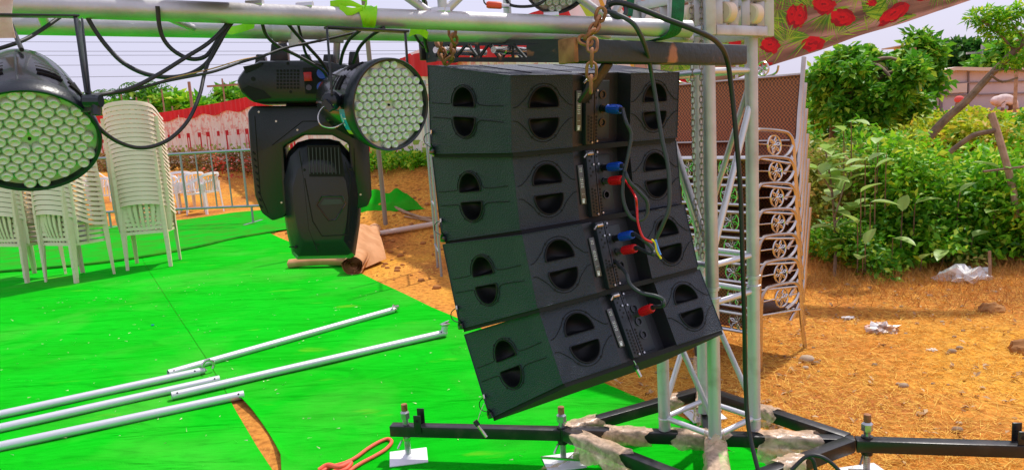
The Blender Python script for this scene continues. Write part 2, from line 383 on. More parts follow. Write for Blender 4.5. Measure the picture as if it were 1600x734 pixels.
A_ = [Z(-400, 372), Z(0, 372), Z(170, 355), Z(285, 345), Z(370, 333), Z(445, 326)]; B_ = [Z(-400, 445), Z(0, 428), Z(170, 411), Z(285, 392), Z(370, 372), Z(450, 360)]
tag(link('green_carpet', sheet('c', A_, B_, 8, 40, felt_rear, .018).mesh('green_carpet')), 'darker green carpet strip laid along the steel barrier behind the chair stacks', 'carpet', 'green carpet sheets').data.materials.append(felt_rear)
mb = MB()      # rolled edge between the strips, in a darker green
mb.tube([Vector((p.x, p.y, .022)) for p in spline([Z(-60, 432), Z(80, 421), Z(170, 412), Z(285, 393), Z(370, 374), Z(430, 364)], 6)], .022, 8)
solo(mb, 'carpet_fold', felt_dark, 'dark green folded edge running between the two green carpets', 'carpet fold')
# crumpled green sheet on the soil
mb = MB()
n1 = 22; vs = []; o_ = G(545, 338); ux = G(665, 330)-o_; uy = G(580, 302)-G(575, 338); ux.z = uy.z = 0; o_.z = 0
for j in range(n1+1):
    for i_ in range(n1+1):
        u, v = i_/n1, j/n1; edge = min(u, v, 1-u, 1-v)*4; p = o_+ux*u*(1-.25*v)+uy*v*(1-.25*u)
        z = .02+.12*min(1, edge)*(.6+.5*math.sin(7*u+3*v)*math.cos(5*v-4*u)+.2*math.sin(19*u-9*v)); vs.append((p.x, p.y, max(.012, z)+float(terrain(p.x, p.y))))
mb.add(vs, [(j*(n1+1)+i_, j*(n1+1)+i_+1, (j+1)*(n1+1)+i_+1, (j+1)*(n1+1)+i_) for j in range(n1) for i_ in range(n1)])
solo(mb, 'crumpled_carpet', felt_rear, 'crumpled piece of green carpet heaped on the soil behind the brown tarp', 'carpet')
# ================================================================ BASE FRAME (black square tube)
ZT = .17; S = .05
Lg = Z(1040, 672, ZT); Rg = Z(1180, 672, ZT); Fg = Z(1116, 702, ZT); Bk = Z(1099, 648, ZT)
cen = (Lg+Rg+Fg+Bk)/4; hx = (Rg-Lg)/2; hy = Vector((-hx.y, hx.x, 0))          # tower half diagonals
Lg, Rg, Fg, Bk = cen-hx, cen+hx, cen-hy, cen+hy
J1 = Z(878, 668, ZT); J2 = Z(1335, 684, ZT); L0 = Z(611, 662, ZT); R0 = Z(1600, 692, ZT)
R0 = J2+(R0-J2)*1.25
dBk = Z(1100, 606, ZT); dFt = cen*2-dBk
base = thing('tower_base', 'black square-tube steel base frame with diamond centre carrying the aluminium truss tower', 'base frame', (cen.x, cen.y, 0))
def sq(a, b, dz=0., s=S, nm='beam', m=blk_paint, par=base):
    mb = MB(); u = Vector((0, 0, -s/2+dz)); mb.bar(Vector(a)+u, Vector(b)+u, s, s); return mb.build(nm, m, par, world=True, bevel=.003)
sq(L0, J1-(J2-J1).normalized()*.004, 0); sq(J1, J2, .0035); sq(J2+(R0-J2).normalized()*.004, R0, 0)
d = (dBk-dFt).normalized()
sq(dFt, dBk, -.002, nm='cross_beam')
for a_, b_ in ((J1, dBk), (dBk, J2), (J2, dFt), (dFt, J1)):
    e = (b_-a_).normalized()*.028; sq(a_+e, b_-e, .006, nm='diagonal_beam')
sq(dBk+d*.028, dBk+d*1.15, 0); sq(dFt-d*.028, dFt-d*.75, 0)
def jack(p, plate, top=.085, h=None, tight=True):
    x, y = p.x, p.y
    mb = MB(); mb.cyl((x, y, .012), (x, y, ZT+top), .012, 12)
    for k in range(26):      # the thread
        zz = .03+k*(ZT+top-.04)/26; mb.cyl((x, y, zz), (x, y, zz+.004), .0135, 10)
    mb.build('screw_jack', zinc, base, world=True)
    mb = MB(); mb.tube([(x, y, ZT+top-.055), (x, y, ZT+top-.028)], .022, 6); mb.tube([(x, y, ZT+top-.028), (x, y, ZT+top-.02)], [.022, .014], 6); mb.build('nut', zinc, base, world=True)
    mb = MB(); mb.cyl((x, y, ZT+top-.02), (x, y, ZT+top+.012), .0145, 12); mb.build('jack_tip', rust, base, world=True, bevel=.003)
    mb = MB(); mb.box((x, y, .014), (.17, .15, .006), Matrix.Rotation(.15, 3, 'Z')); mb.tube([(x, y, .015), (x, y, .03)], [.03, .016], 12); mb.build('foot_plate', white_pl, base, world=True, bevel=.002)
    mb = MB(); mb.tube([(x, y, ZT-.075), (x, y, ZT-.06)], .017, 8); mb.bar((x-.02, y-.01, ZT-.068), (x-.04, y-.03, ZT-.1), .007, .007); mb.build('wing_nut', steel, base, world=True)
jack(L0+(J1-L0).normalized()*.07, 1); jack(J1+Vector((.0, -.0, 0)), 1); jack(J2+Vector((.05, .0, 0)), 1); jack(dBk+d*.05, 1, .07)
for q in (J1, J2+Vector((.05, 0, 0))):
    mb = MB(); mb.cyl((q.x, q.y, ZT-.07), (q.x, q.y, ZT+.006), .022, 14); mb.build('jack_sleeve', blk_paint, base, world=True)
    mb = MB(); mb.bar((q.x-.1, q.y-.06, ZT-.10), (q.x+.08, q.y-.09, ZT-.11), .008, .008); mb.build('lever_rod', steel, base, world=True)
def lug(c_, dr):     # pairs of drilled tabs at the outer ends
    c_ = Vector(c_); nrm = Vector((-dr.y, dr.x, 0))
    for s_ in (-1, 1):
        mb = MB(); b0 = c_+nrm*s_*.027; mb.box(b0+Vector((0, 0, ZT+.012+(.012 if s_ > 0 else 0))), (.034, .006, .085), Matrix.Rotation(math.atan2(dr.y, dr.x), 3, 'Z')); mb.build('lug', blk_paint, base, world=True, bevel=.002)
        mb = MB(); mb.cyl(b0+Vector((0, 0, ZT+.03))-nrm*.005, b0+Vector((0, 0, ZT+.03))+nrm*.005, .007, 12); mb.build('lug_hole', groove, base, world=True)
e1 = (J1-L0).normalized(); lug(Vector((L0.x, L0.y, 0))+e1*.135, e1); e2 = (R0-J2).normalized(); q = Z(1593, 690, ZT); lug(Vector((q.x, q.y, 0)), e2)
# stretch film wound over the beams and the front leg
def wrap(a, b, r, name_label, seed, n_=12, flare=.0):
    a, b = Vector(a), Vector(b); rr = random.Random(seed); d_ = (b-a).normalized(); x = d_.cross(Vector((0, 0, 1))) if abs(d_.z) < .9 else Vector((1, 0, 0)); x.normalize(); y = x.cross(d_)
    mb = MB(); N, K = 14, 28; vs = []
    for i_ in range(N+1):
        c_ = a.lerp(b, i_/N)
        for j in range(K):
            t_ = 2*math.pi*j/K; sq_ = 1/max(abs(math.cos(t_)), abs(math.sin(t_)))**.75
            rad = r*1.16*sq_*(1.0+.07*math.sin(7*t_+i_*.9+seed)+.05*rr.random()+flare*max(0, -math.sin(t_))*(rr.random()))
            vs.append(c_+d_*(.02*math.sin(3*t_+seed)+.012*rr.random())*(1 if i_ in (0, N) else .3)+x*math.cos(t_)*rad+y*math.sin(t_)*rad)
    mb.add(vs, [(i_*K+j, i_*K+(j+1) % K, (i_+1)*K+(j+1) % K, (i_+1)*K+j) for i_ in range(N) for j in range(K)])
    return solo(mb, 'film_wrap', film, name_label, 'plastic wrap', 'plastic film wound on the base frame', smooth=60)
H = Vector((0, 0, -S/2))
wrap(J1.lerp(dBk, .03)+H, J1.lerp(dBk, .22)+H, .031, 'crumpled beige film wound on the rear-left diagonal beam next to the middle jack', 1, flare=.5)
wrap(J1.lerp(dBk, .66)+H, J1.lerp(dBk, .78)+H, .029, 'smooth pale film band on the rear-left diagonal beam behind the left tower leg', 2)
wrap(J1.lerp(dFt, .12)+H, J1.lerp(dFt, .48)+H, .031, 'torn orange-beige film hanging from the front-left diagonal beam', 3, flare=1.3)
wrap(J1.lerp(J2, .16)+H, J1.lerp(J2, .31)+H, .030, 'tight beige film band on the long beam left of the tower legs', 4)
wrap(J1.lerp(J2, .40)+H, J1.lerp(J2, .58)+H, .030, 'clear wrinkled film on the long beam under the tower', 5, flare=.3)
wrap(J1.lerp(J2, .69)+H, J1.lerp(J2, .88)+H, .033, 'bunched clear film with a drooping tail on the long beam right of the tower', 6, flare=1.5)
wrap(dBk.lerp(J2, .42)+H, dBk.lerp(J2, .53)+H, .030, 'narrow film band on the rear-right diagonal beam', 7, flare=.8)
wrap(Fg+Vector((0, 0, .012)), Fg-d*.40+Vector((0, 0, -.02)), .036, 'thick pale film bundle at the foot of the front tower leg', 8, flare=.5)
wrap(Vector((Fg.x, Fg.y, ZT+.0)), Vector((Fg.x, Fg.y, ZT+.06)), .030, 'film collar round the foot of the front tower leg', 9)
wrap(Bk+H+d*.05, dBk+H-d*.03, .031, 'loose pink-beige film on the cross beam behind the rear tower leg', 10, flare=.8)
wrap(dBk+d*.1+H, dBk+d*.45+H, .031, 'grey-brown film along the beam reaching back from the tower', 11, flare=.3)
wrap(J2.lerp(dFt, .42)+H, J2.lerp(dFt, .58)+H, .034, 'peaked beige film lump on the front-right diagonal beam by the cable loop', 12, flare=.6)
def ribbon_tail(pts, wd, label, m=film, nm='film_tail', cat='plastic wrap'):
    pts = spline(pts, 6); mb = MB(); vs = []
    for i_, p in enumerate(pts):
        w_ = wd*(.7+.4*math.sin(i_*1.1)); u = Vector((.5, -.3, .8)).normalized(); vs += [p-u*w_/2, p+u*w_/2, p+u*w_/2+Vector((0, .0015, 0)), p-u*w_/2+Vector((0, .0015, 0))]
    k = len(pts); fs = [(4*i_+a_, 4*i_+(a_+1) % 4, 4*i_+4+(a_+1) % 4, 4*i_+4+a_) for i_ in range(k-1) for a_ in range(4)]
    mb.add(vs, fs); return solo(mb, nm, m, label, cat, smooth=60)
ribbon_tail([Z(928, 684, .17), Z(905, 692, .13), Z(893, 712, .07), Z(868, 728, .02), Z(845, 733, .012)], .045, 'torn film tail trailing from the front-left beam down to the carpet')
# ================================================================ TRUSS TOWER
tower = thing('truss_tower', 'square aluminium truss tower standing on the black base frame', 'truss tower', (cen.x, cen.y, ZT))
RL = .0245; TOPZ = 3.0
legs = [('F', Fg), ('L', Lg), ('R', Rg), ('B', Bk)]
zj = zat(Rg.x, Rg.y, 440)                 # the coupler between lower and upper section
for nm, p in legs:
    z0 = ZT+.006
    mb = MB(); mb.pipe((p.x, p.y, z0), (p.x, p.y, zj-.028), RL, .003); lo_ = mb.build('leg', alu_old, tower, world=True)
    mb = MB(); mb.pipe((p.x, p.y, zj+.028), (p.x, p.y, TOPZ), RL, .003); mb.build('leg', alu, tower, world=True)
    mb = MB(); mb.lathe([(.001, -.035), (.019, -.035), (.019, -.03), (.0255, -.027), (.0255, -.014), (.0205, -.011), (.0205, .011), (.0255, .014), (.0255, .027), (.019, .03), (.019, .035), (.001, .035)], Matrix.Translation((p.x, p.y, zj)), 20); cj = mb.build('coupler', alu_old, tower, world=True)
    mb = MB(); mb.cyl((p.x-.033, p.y-.01, zj+.02), (p.x+.033, p.y+.01, zj+.02), .005, 8); mb.cyl((p.x-.033, p.y-.01, zj-.02), (p.x+.033, p.y+.01, zj-.02), .005, 8); mb.build('coupler_pin', steel, tower, world=True)
    mb = MB()
    mb.lathe([(.0248, -.006), (.0262, -.004), (.0262, .004), (.0248, .006)], Matrix.Translation((p.x, p.y, z0+.05)), 20); mb.build('weld_ring', alu_white, tower, world=True)
zr = [zat(Fg.x, Fg.y, 681), zat(Fg.x, Fg.y, 474), zat(Fg.x, Fg.y, 415), zat(Rg.x, Rg.y, 110)]
for z_ in zr+[zr[3]+.62, zr[3]+1.2]:
    if z_ > TOPZ-.02: continue
    for a_, b_ in ((Fg, Lg), (Lg, Bk), (Bk, Rg), (Rg, Fg)):
        e = (b_-a_).normalized()*.02; mb = MB(); mb.cyl((a_.x+e.x, a_.y+e.y, z_), (b_.x-e.x, b_.y-e.y, z_), .0115, 12); mb.build('rung', alu_white, tower, world=True)
def diag(a_, b_, za, zb, r_=.0115, m_=alu):
    mb = MB(); mb.cyl((a_.x, a_.y, za), (b_.x, b_.y, zb), r_, 12); mb.build('diagonal_brace', m_, tower, world=True)
diag(Bk, Lg, zr[1]-.03, zr[0]+.04, m_=alu_white); diag(Lg, Fg, zr[1]-.03, zr[0]+.05)
diag(Bk, Rg, zr[1]-.03, zr[0]+.04); 
diag(Rg, Fg, zat(Rg.x, Rg.y, 155), zr[2]+.03, .0125, alu_white); diag(Lg, Bk, zr[3]-.03, zr[2]+.03); diag(Lg, Fg, zr[3]-.03, zr[2]+.03); diag(Bk, Rg, zr[2]+.03, zr[3]-.03)
# sleeve block with rollers riding on the tower
zb = zat(Fg.x, Fg.y, 58)
sl = thing('sleeve_block', 'silver sleeve block with cream rollers riding round the top of the truss tower', 'sleeve block', (cen.x, cen.y, zb))
k = 1.34
cn = [cen-hy*k, cen+hx*k, cen+hy*k, cen-hx*k]
def fbar(a_, b_, w_, h_, nm='frame_bar', m_=alu_old): mb = MB(); mb.bar(a_, b_, w_, h_); return mb.build(nm, m_, sl, world=True, bevel=.002)
HB = .145
for q, (a_, b_) in enumerate(zip(cn, cn[1:]+cn[:1])):
    a_, b_ = Vector((a_.x, a_.y, 0)), Vector((b_.x, b_.y, 0)); e = (b_-a_).normalized(); L = (b_-a_).length; nn = Vector((e.y, -e.x, 0))
    for z_ in (zb+.018, zb+HB): fbar(a_+e*.021+Vector((0, 0, z_)), b_-e*.021+Vector((0, 0, z_)), .03, .034)
    fbar(a_+Vector((0, 0, zb)), a_+Vector((0, 0, zb+HB+.3)), .036, .036, 'corner_post')
    for t_ in (.27, .73):
        c_ = a_+e*L*t_
        fbar(c_-e*.045+Vector((0, 0, zb+.036)), c_-e*.045+Vector((0, 0, zb+HB-.018)), .012, .03, 'roller_cheek', alu)
        fbar(c_+e*.045+Vector((0, 0, zb+.036)), c_+e*.045+Vector((0, 0, zb+HB-.018)), .012, .03, 'roller_cheek', alu)
        mb = MB(); r_ = .037; cc = c_+Vector((0, 0, zb+.08)); mb.tube([cc-e*.022, cc-e*.017, cc+e*.017, cc+e*.022], [r_*.85, r_, r_, r_*.85], 24); rl = mb.build('roller', cream, sl, world=True)
        mb = MB(); mb.cyl(cc-e*.04, cc+e*.04, .007, 8); mb.build('axle', steel, sl, world=True)
    for z_ in (zb+.45,): fbar(a_+e*.021+Vector((0, 0, z_-.0)), b_-e*.021+Vector((0, 0, z_)), .03, .034)
# ================================================================ HORIZONTAL TRUSS BEAM
B0, B1 = P(0, 8, 1.62), P(1078, 46, 2.11); B0 = B1+(B0-B1)*1.5
C0, C1 = P(0, 39.5, 1.92), P(1078, 60, 2.42); C0 = C1+(C0-C1)*1.4
beam = thing('truss_beam', 'long horizontal aluminium truss beam reflecting the green carpet, crossing the top of the scene', 'truss beam', tuple(B0))
Rb = .0245
def tb(a_, b_, r_, nm, m_=alu): mb = MB(); mb.cyl(a_, b_, r_, 24 if r_ > .02 else 12); return mb.build(nm, m_, beam, world=True)
UP = Vector((0, 0, .31))
tb(B0, B1, Rb, 'chord_tube'); tb(C0, C1, Rb, 'chord_tube'); tb(B0+UP, B1+UP, Rb, 'chord_tube'); tb(C0+UP, C1+UP, Rb, 'chord_tube')
def onB(px, a_=B0, b_=B1):
    lo, hi = 0., 1.
    for _ in range(40):
        m_ = (lo+hi)/2; q = RM.transposed() @ (a_.lerp(b_, m_)-CAM)
        if 800+FPX*q.x/-q.z < px: lo = m_
        else: hi = m_
    return a_.lerp(b_, lo)
for px in (60, 693, 1060): tb(onB(px)+Vector((0, 0, .02)), onB(px)+UP-Vector((0, 0, .02)), .0125, 'upright_tube', alu_old)
for px in (75, 795, 1050): q = onB(px, C0, C1); tb(q+Vector((0, 0, .02)), q+UP-Vector((0, 0, .02)), .0125, 'upright_tube', alu_old)
for a_, b_ in ((670, 420), (180, 400), (-80, 50), (955, 1050), (950, 720), (695, 860)): tb(onB(a_)+Vector((0, 0, .02)), onB(b_)+UP-Vector((0, 0, .02)), .0115, 'diagonal_tube', alu)
for px in (60, 1062): tb(onB(px), onB(px+12, C0, C1), .0115, 'cross_tube')
for px in (235, 485, 885): 
    tb(onB(px), onB(px+70, C0, C1), .0095, 'cross_tube')
mb = MB()
for px in (400, 478, 684, 693, 862): mb.tube([onB(px)+Vector((-.02, 0, .022)), onB(px)+Vector((.02, 0, .022))], .012, 8)
mb.build('weld_bead', alu_white, beam, world=True)
# ================================================================ LINE ARRAY SPEAKERS
SCL = .952
POSE = [((.3281, 2.5013, 1.5097), (4.57, 34.58, .06)), ((.3297, 2.5215, 1.2654), (-5.03, 34.58, .06)), ((.3563, 2.4611, 1.0298), (-13.98, 34.61, -.67)), ((.4094, 2.4159, .7967), (-25.39, 33.71, -.85))]
wA, yA, wB, yB, wC = [v*SCL for v in (.4171, .4368, .372, .0036, .1294)]; KH = .0844; HF = .31*SCL
hz = lambda y: HF/2-KH*(yA-y)-.002
def halfdisc(sgn, n=16, a=.054, b=.056, z0=.0165, k=1.):
    pts = [(a*math.cos(t)*k, z0+.004+b*math.sin(t)) for t in np.linspace(0, math.pi, n)]
    pts = [(x, z0+(z-z0)*k if k != 1 else z) for x, z in pts]
    pts = [(a*k*.93, z0)]+pts+[(-a*k*.93, z0)]
    if k != 1: zc = z0+b*.42; pts = [(x, zc+(z-zc)) for x, z in pts]
    return [(x, sgn*z) for x, z in pts]
def panel(Pa, Pb, h_a, h_b, uc, side, root, label=None):    # vertical panel from plan point Pa to Pb seen from outside (Pa on the left)
    Pa, Pb = Vector((*Pa, 0)), Vector((*Pb, 0)); W = (Pb-Pa).length; e = (Pb-Pa)/W; nrm = Vector((e.y, -e.x, 0))
    def M(u, z, o=0.): return Pa+e*u+Vector((0, 0, z))+nrm*o
    bm = bmesh.new(); edges = []
    outer = [(0, -h_a), (W, -h_b), (W, h_b), (0, h_a)]
    for loop in (outer, [(uc+x, z) for x, z in halfdisc(1)], [(uc+x, z) for x, z in halfdisc(-1)]):
        vs = [bm.verts.new(M(u, z)) for u, z in loop]
        edges += [bm.edges.new((vs[i_], vs[(i_+1) % len(vs)])) for i_ in range(len(vs))]
    bmesh.ops.triangle_fill(bm, use_beauty=True, edges=edges); bm.normal_update()
    for f_ in bm.faces:
        if f_.normal.dot(nrm) < 0: f_.normal_flip()
    me = bpy.data.meshes.new('panel'); bm.to_mesh(me); bm.free(); me.materials.append(cab)
    o = link('side_panel' if side else 'rear_panel', me, root)
    for sg in (1, -1):      # recessed port mouldings
        hd = halfdisc(sg); zc = sg*.034; n_ = len(hd); rings = []
        for k_, dp in ((1.10, .0005), (1.07, .0028), (1.0, .0028), (.97, -.003), (.93, -.014), (.78, -.034), (.45, -.045), (.02, -.047)):
            rings.append([M(uc+x*k_, zc+(z-zc)*k_, dp) for x, z in hd])
        mb = MB(); mb.add([v for r_ in rings for v in r_], [(a*n_+j, a*n_+(j+1) % n_, (a+1)*n_+(j+1) % n_, (a+1)*n_+j) for a in range(len(rings)-1) for j in range(n_)])
        me = mb.mesh('port', smooth=50); me.materials.append(port_in); link('port', me, o)
    # grooves round the ports
    mb = MB()
    for sg in (1, -1):
        if side:
            pts = [(.018, .024), (uc-.075, .024), (uc-.066, .035)]+[(uc+.066*math.cos(t), .028+.056*math.sin(t)) for t in np.linspace(2.75, .4, 14)]+[(uc+.078, .024), (W-.035, .024)]
        else:
            pts = [(uc-.112, .019), (uc-.094, .024)]+[(uc+.068*math.cos(t), .024+.063*math.sin(t)) for t in np.linspace(2.7, .44, 14)]+[(uc+.094, .024), (uc+.112, .019)]
        pts = [M(u, sg*z, .0004) for u, z in pts]; vs = []
        mb.tube(spline(pts, 3), .0014, 5)
        for t in (.85, 2.3): mb.cyl(M(uc+.067*math.cos(t), sg*(.026+.06*math.sin(t)), -.001), M(uc+.067*math.cos(t), sg*(.026+.06*math.sin(t)), .0012), .0042, 8)
    mb.build('groove', groove, o)
    return o
def make_speaker(root):
    hA, hB, h0 = hz(yA), hz(yB), hz(0)
    A, Bq, Cq, E_, F_, G_ = (-wA, yA), (-wB, yB), (-wC, 0), (wC, 0), (wB, yB), (wA, yA)
    # shell: top, bottom, front, far side, recess
    mb = MB(); RD = .05; xi, xo = -wC+.045, wC-.012
    plan = [A, Bq, Cq, (xi, .006), (xi+.004, RD), (xo, RD), E_, F_, G_]
    top = [(x, y, hz(y)) for x, y in plan]; bot = [(x, y, -hz(y)) for x, y in plan]; n_ = len(plan)
    mb.add(top, [tuple(range(n_))]); mb.add(bot, [tuple(range(n_))[::-1]])
    for a, b in ((7, 8), (8, 0)): mb.add([top[a], top[b], bot[b], bot[a]], [(0, 1, 2, 3)])
    sh = mb.mesh('cabinet_shell', smooth=20); sh.materials.append(cab); link('cabinet_shell', sh, root)
    mb = MB()
    for a, b in ((2, 3), (3, 4), (4, 5), (5, 6)): mb.add([top[a], top[b], bot[b], bot[a]], [(0, 1, 2, 3)])
    rc = mb.mesh('rear_recess', smooth=20); rc.materials.append(cab_smooth); rc = link('rear_recess', rc, root)
    panel(A, Bq, hA, hB, .437*SCL*.455, True, root); W2 = (wB-wC)
    panel(Bq, Cq, hB, h0, W2*.52, False, root); panel(E_, F_, h0, hB, W2*.50, False, root)
    # edge trims hide the panel joints with a real rounded corner
    mb = MB()
    for (x, y) in (A, Bq, F_): mb.tube([(x, y, -hz(y)+.001), (x, y, hz(y)-.001)], .0016, 6)
    for z_ in (1, -1):
        mb.tube([(x, y, z_*hz(y)) for x, y in (A, Bq, Cq)], .0018, 6); mb.tube([(x, y, z_*hz(y)) for x, y in (E_, F_)], .0018, 6)
    mb.build('edge_trim', cab, root)
    ins = lambda x, y, k: (x*.985, .012+(y-.012)*.975)
    mb = MB(); pl_ = [ins(x, y, 0) for x, y in (A, Bq, (wB, yB), (wA, yA))]; pt = [Vector((x, y, -hz(y)+.002)) for x, y in pl_]; mb.prism(pt, [p-Vector((0, 0, .016)) for p in pt]); mb.build('underside_plate', blk_dull, root)
    # label plate
    pl = MB().box((-wC+.0235, -.0015, .0), (.021, .004, .125)).build('label_plate', silver_label, root, bevel=.001)
    mb = MB()
    for zz, w_ in ((.052, .004), (.047, .003), (.042, .004), (.020, .003), (.015, .006), (.009, .004), (.003, .006), (-.003, .003), (-.008, .005), (-.030, .002), (-.046, .007), (-.050, .007)):
        for xx in (-.003, .003): mb.box((-wC+.0225+xx, -.0037, zz), (w_*.8, .0006, .0022))
    mb.build('label_print', white_print, pl)
    MB().box((-wC+.021, -.004, -.054), (.008, .0012, .010)).build('label_seal', white_pl, pl)
    # rigging rails
    hr = h0-.004
    for nm, x0, w_, yy in (('rigging_rail', xi+.016, .034, -.012), ('rigging_rail', xi+.058, .024, .012)):
        r_ = MB().box((x0, yy+.014, 0), (w_, .028, 2*hr)).build(nm, blk, root, bevel=.002)
        mb = MB()
        for k_ in range(7): mb.cyl((x0-.005+.010*(k_ % 2), yy-.0008, .03+k_*.012-.005), (x0-.005+.010*(k_ % 2), yy+.002, .03+k_*.012-.005), .0035, 8)
        for k_ in range(8):
            for xx in (-.006, .006): mb.cyl((x0+xx, yy-.0008, -.018-k_*.0105-(.005 if xx > 0 else 0)), (x0+xx, yy+.002, -.018-k_*.0105-(.005 if xx > 0 else 0)), .0042, 8)
        mb.build('rail_hole', groove, r_)
        mb = MB()
        for zz in (.098, .06, -.1): mb.cyl((x0+.008, yy-.004, zz), (x0+.008, yy+.001, zz), .0035, 8)
        mb.build('rivet', zinc, r_)
    MB().box((xi+.035, -.0105, 0), (.002, .005, 2*hr)).build('rail_edge', blk_gloss, root)
    # connector plate
    cpx = xi+.115
    cp = MB().box((cpx, RD-.004, -.005), (.066, .006, .19)).build('connector_plate', rubber_grey, root, bevel=.0015)
    for zz in (.045, .0, -.045):
        mb = MB(); mb.lathe([(.0, .0), (.014, 0), (.014, .006), (.0105, .006), (.0105, .001), (0, .001)], Matrix.Translation((cpx, RD-.006, zz)) @ Matrix.Rotation(math.pi/2, 4, 'X'), 16); mb.build('socket', blk_gloss, cp)
    # pin handle at the rear and front rigging with its tether
    mb = MB(); mb.tube(spline([(xi+.004, -.012, h0-.018), (xi-.006, -.02, h0-.016), (xi-.018, -.02, h0-.026)], 4), .0035, 8); mb.cyl((xi+.02, -.02, h0-.016), (xi-.004, -.02, h0-.016), .0055, 8); mb.build('lock_pin', steel, root)
    mb = MB(); mb.tube(spline([(-wA+.004, yA-.01, -hz(yA)+.075), (-wA-.012, yA-.03, -hz(yA)+.06), (-wA-.016, yA-.034, -hz(yA)+.035), (-wA-.004, yA-.02, -hz(yA)+.018)], 5), .0018, 6); mb.tube(spline([(-wA+.004, yA-.01, -hz(yA)+.075), (-wA-.004, yA+.03, -hz(yA)+.06), (-wA-.006, yA+.03, -hz(yA)+.035), (-wA-.004, yA-.02, -hz(yA)+.018)], 5), .0018, 6); th = mb.build('tether', blk, root)
    mb = MB(); mb.cyl((-wA-.006, yA-.018, -hz(yA)+.028), (-wA-.004, yA-.005, -hz(yA)+.012), .006, 8); mb.box((-wA, yA-.012, -hz(yA)+.008), (.014, .03, .02)); mb.build('front_pin_block', blk_gloss, root, bevel=.002)
    mb = MB(); mb.cyl((-wA-.003, yA-.012, -hz(yA)+.08), (-wA-.004, yA-.012, -hz(yA)+.066), .004, 8); mb.build('tether_crimp', steel, root)
    # seams on the top panel
    mb = MB()
    for x_ in (-.22, -.06, .1): mb.box((x_, yA*.55, hz(yA*.55)+.0008), (.006, yA*.7, .0016), Matrix.Rotation(math.atan(KH), 3, 'X'))
    mb.build('top_slot', groove, root)
def boxM(k):
    (t_, (pi_, ya_, ro_)) = POSE[k]; t_ = CAM+(Vector(t_)-CAM)*SCL
    R = Matrix.Rotation(math.radians(ya_), 3, 'Z') @ Matrix.Rotation(math.radians(pi_), 3, 'X') @ Matrix.Rotation(math.radians(ro_), 3, 'Y')
    return t_, R
LBL = ['topmost black line-array speaker, hanging level right under the rigging frame', 'second black line-array speaker from the top, with a blue and a red plug', 'third black line-array speaker from the top, above the lowest one', 'lowest black line-array speaker, tilted steeply down over the carpet']
t_, R_ = boxM(0); sp0 = thing('line_array_speaker', LBL[0], 'speaker', t_, R_, 'line array speakers hung in a curve'); make_speaker(sp0)
SP = [sp0]
for k in (1, 2, 3):
    o = copy_tree(sp0); t_, R_ = boxM(k); o.matrix_basis = Matrix.Translation(t_) @ R_.to_4x4(); o['label'] = LBL[k]; SP.append(o)
def bx(k, x, y, z): t_, R_ = boxM(k); return t_+R_ @ Vector((x, y, z))
# plugs and cables
xi = -wC+.045; CPX = xi+.115
def plug(k, z, m_, label, dx=0):
    a, b = bx(k, CPX+dx, .048, z), bx(k, CPX+dx, -.045, z); d_ = (b-a).normalized(); L = (b-a).length
    t = thing('speaker_plug', label, 'plug', a, group='speaker cable plugs')
    mb = MB(); mb.tube([a, a+d_*L*.35], [.011, .011], 14); mb.build('plug_nose', zinc if m_ is red_pl else blk, t, world=True)
    mb = MB(); mb.tube([a+d_*L*.35, a+d_*L*.40, a+d_*L*.42, a+d_*L*.95, a+d_*L], [.012, .0145, .0135, .0145, .012], 16); c_ = mb.build('plug_shell', m_, t, world=True)
    mb = MB()
    for j in range(10):
        g_ = 2*math.pi*j/10; x = d_.orthogonal().normalized(); y = d_.cross(x); o_ = (x*math.cos(g_)+y*math.sin(g_))*.0143; mb.cyl(a+d_*L*.5+o_, a+d_*L*.9+o_, .0012, 5)
    mb.build('grip_rib', m_, t, world=True)
    mb = MB(); mb.tube([b-d_*.004, b+d_*.012], [.009, .0075], 12); mb.build('cable_gland', rubber, t, world=True)
    return b+d_*.01
b1 = plug(0, .0, blue_pl, 'blue plug in the topmost speaker'); b2 = plug(1, .045, blue_pl, 'blue plug in the second speaker, just above the red one'); r2 = plug(1, .0, red_pl, 'red plug with a red wire, in the second speaker from the top')
b3 = plug(2, .045, blue_pl, 'blue plug in the third speaker from the top'); r3 = plug(2, .0, red_pl, 'red plug in the third speaker from the top'); r4 = plug(3, .025, red_pl, 'red plug in the lowest speaker')
def cable(pts, r_, label, m_=rubber, nm='cable', cat='cable', group=None, n_=10):
    mb = MB(); mb.tube(spline(pts, 7), r_, n_); return solo(mb, nm, m_, label, cat, group, smooth=60)
DQ = 2.24
cable([b1, P(978, 190, DQ), P(986, 210, DQ), P(982, 240, DQ), P(974, 280, DQ), P(974, 312, DQ), P(984, 337, DQ), P(998, 344, DQ), P(1010, 336, DQ), P(1011, 315, DQ-.01), P(998, 299, DQ-.02), P(984, 285, DQ-.03), P(978, 272, DQ-.02), b2], .0058, 'grey cable looping from the blue plug of the top speaker to the next blue plug', rubber_grey)
cable([b3, P(1003, 373, DQ), P(1014, 382, DQ), P(1021, 391, DQ), P(1019, 397, DQ), r3], .0058, 'short grey cable curving between the blue and red plugs of the third speaker', rubber_grey)
cable([bx(2, CPX-.02, .05, -.02), P(977, 425, DQ+.03), P(985, 444, DQ), P(1002, 457, DQ-.02), P(1024, 462, DQ-.04), P(1036, 468, DQ-.04), P(1036, 477, DQ-.03), r4], .0058, 'grey cable running from the third speaker down to the red plug of the lowest speaker', rubber_grey)
rr = random.Random(4)
cable([r2, P(992, 306, 2.2), P(995, 322, 2.2), P(996, 342, 2.2), P(1000, 360, 2.2), P(1006, 372, 2.2), P(1019, 379, 2.2)], .0036, 'kinked red wire dropping from the red plug of the second speaker', red_pl)
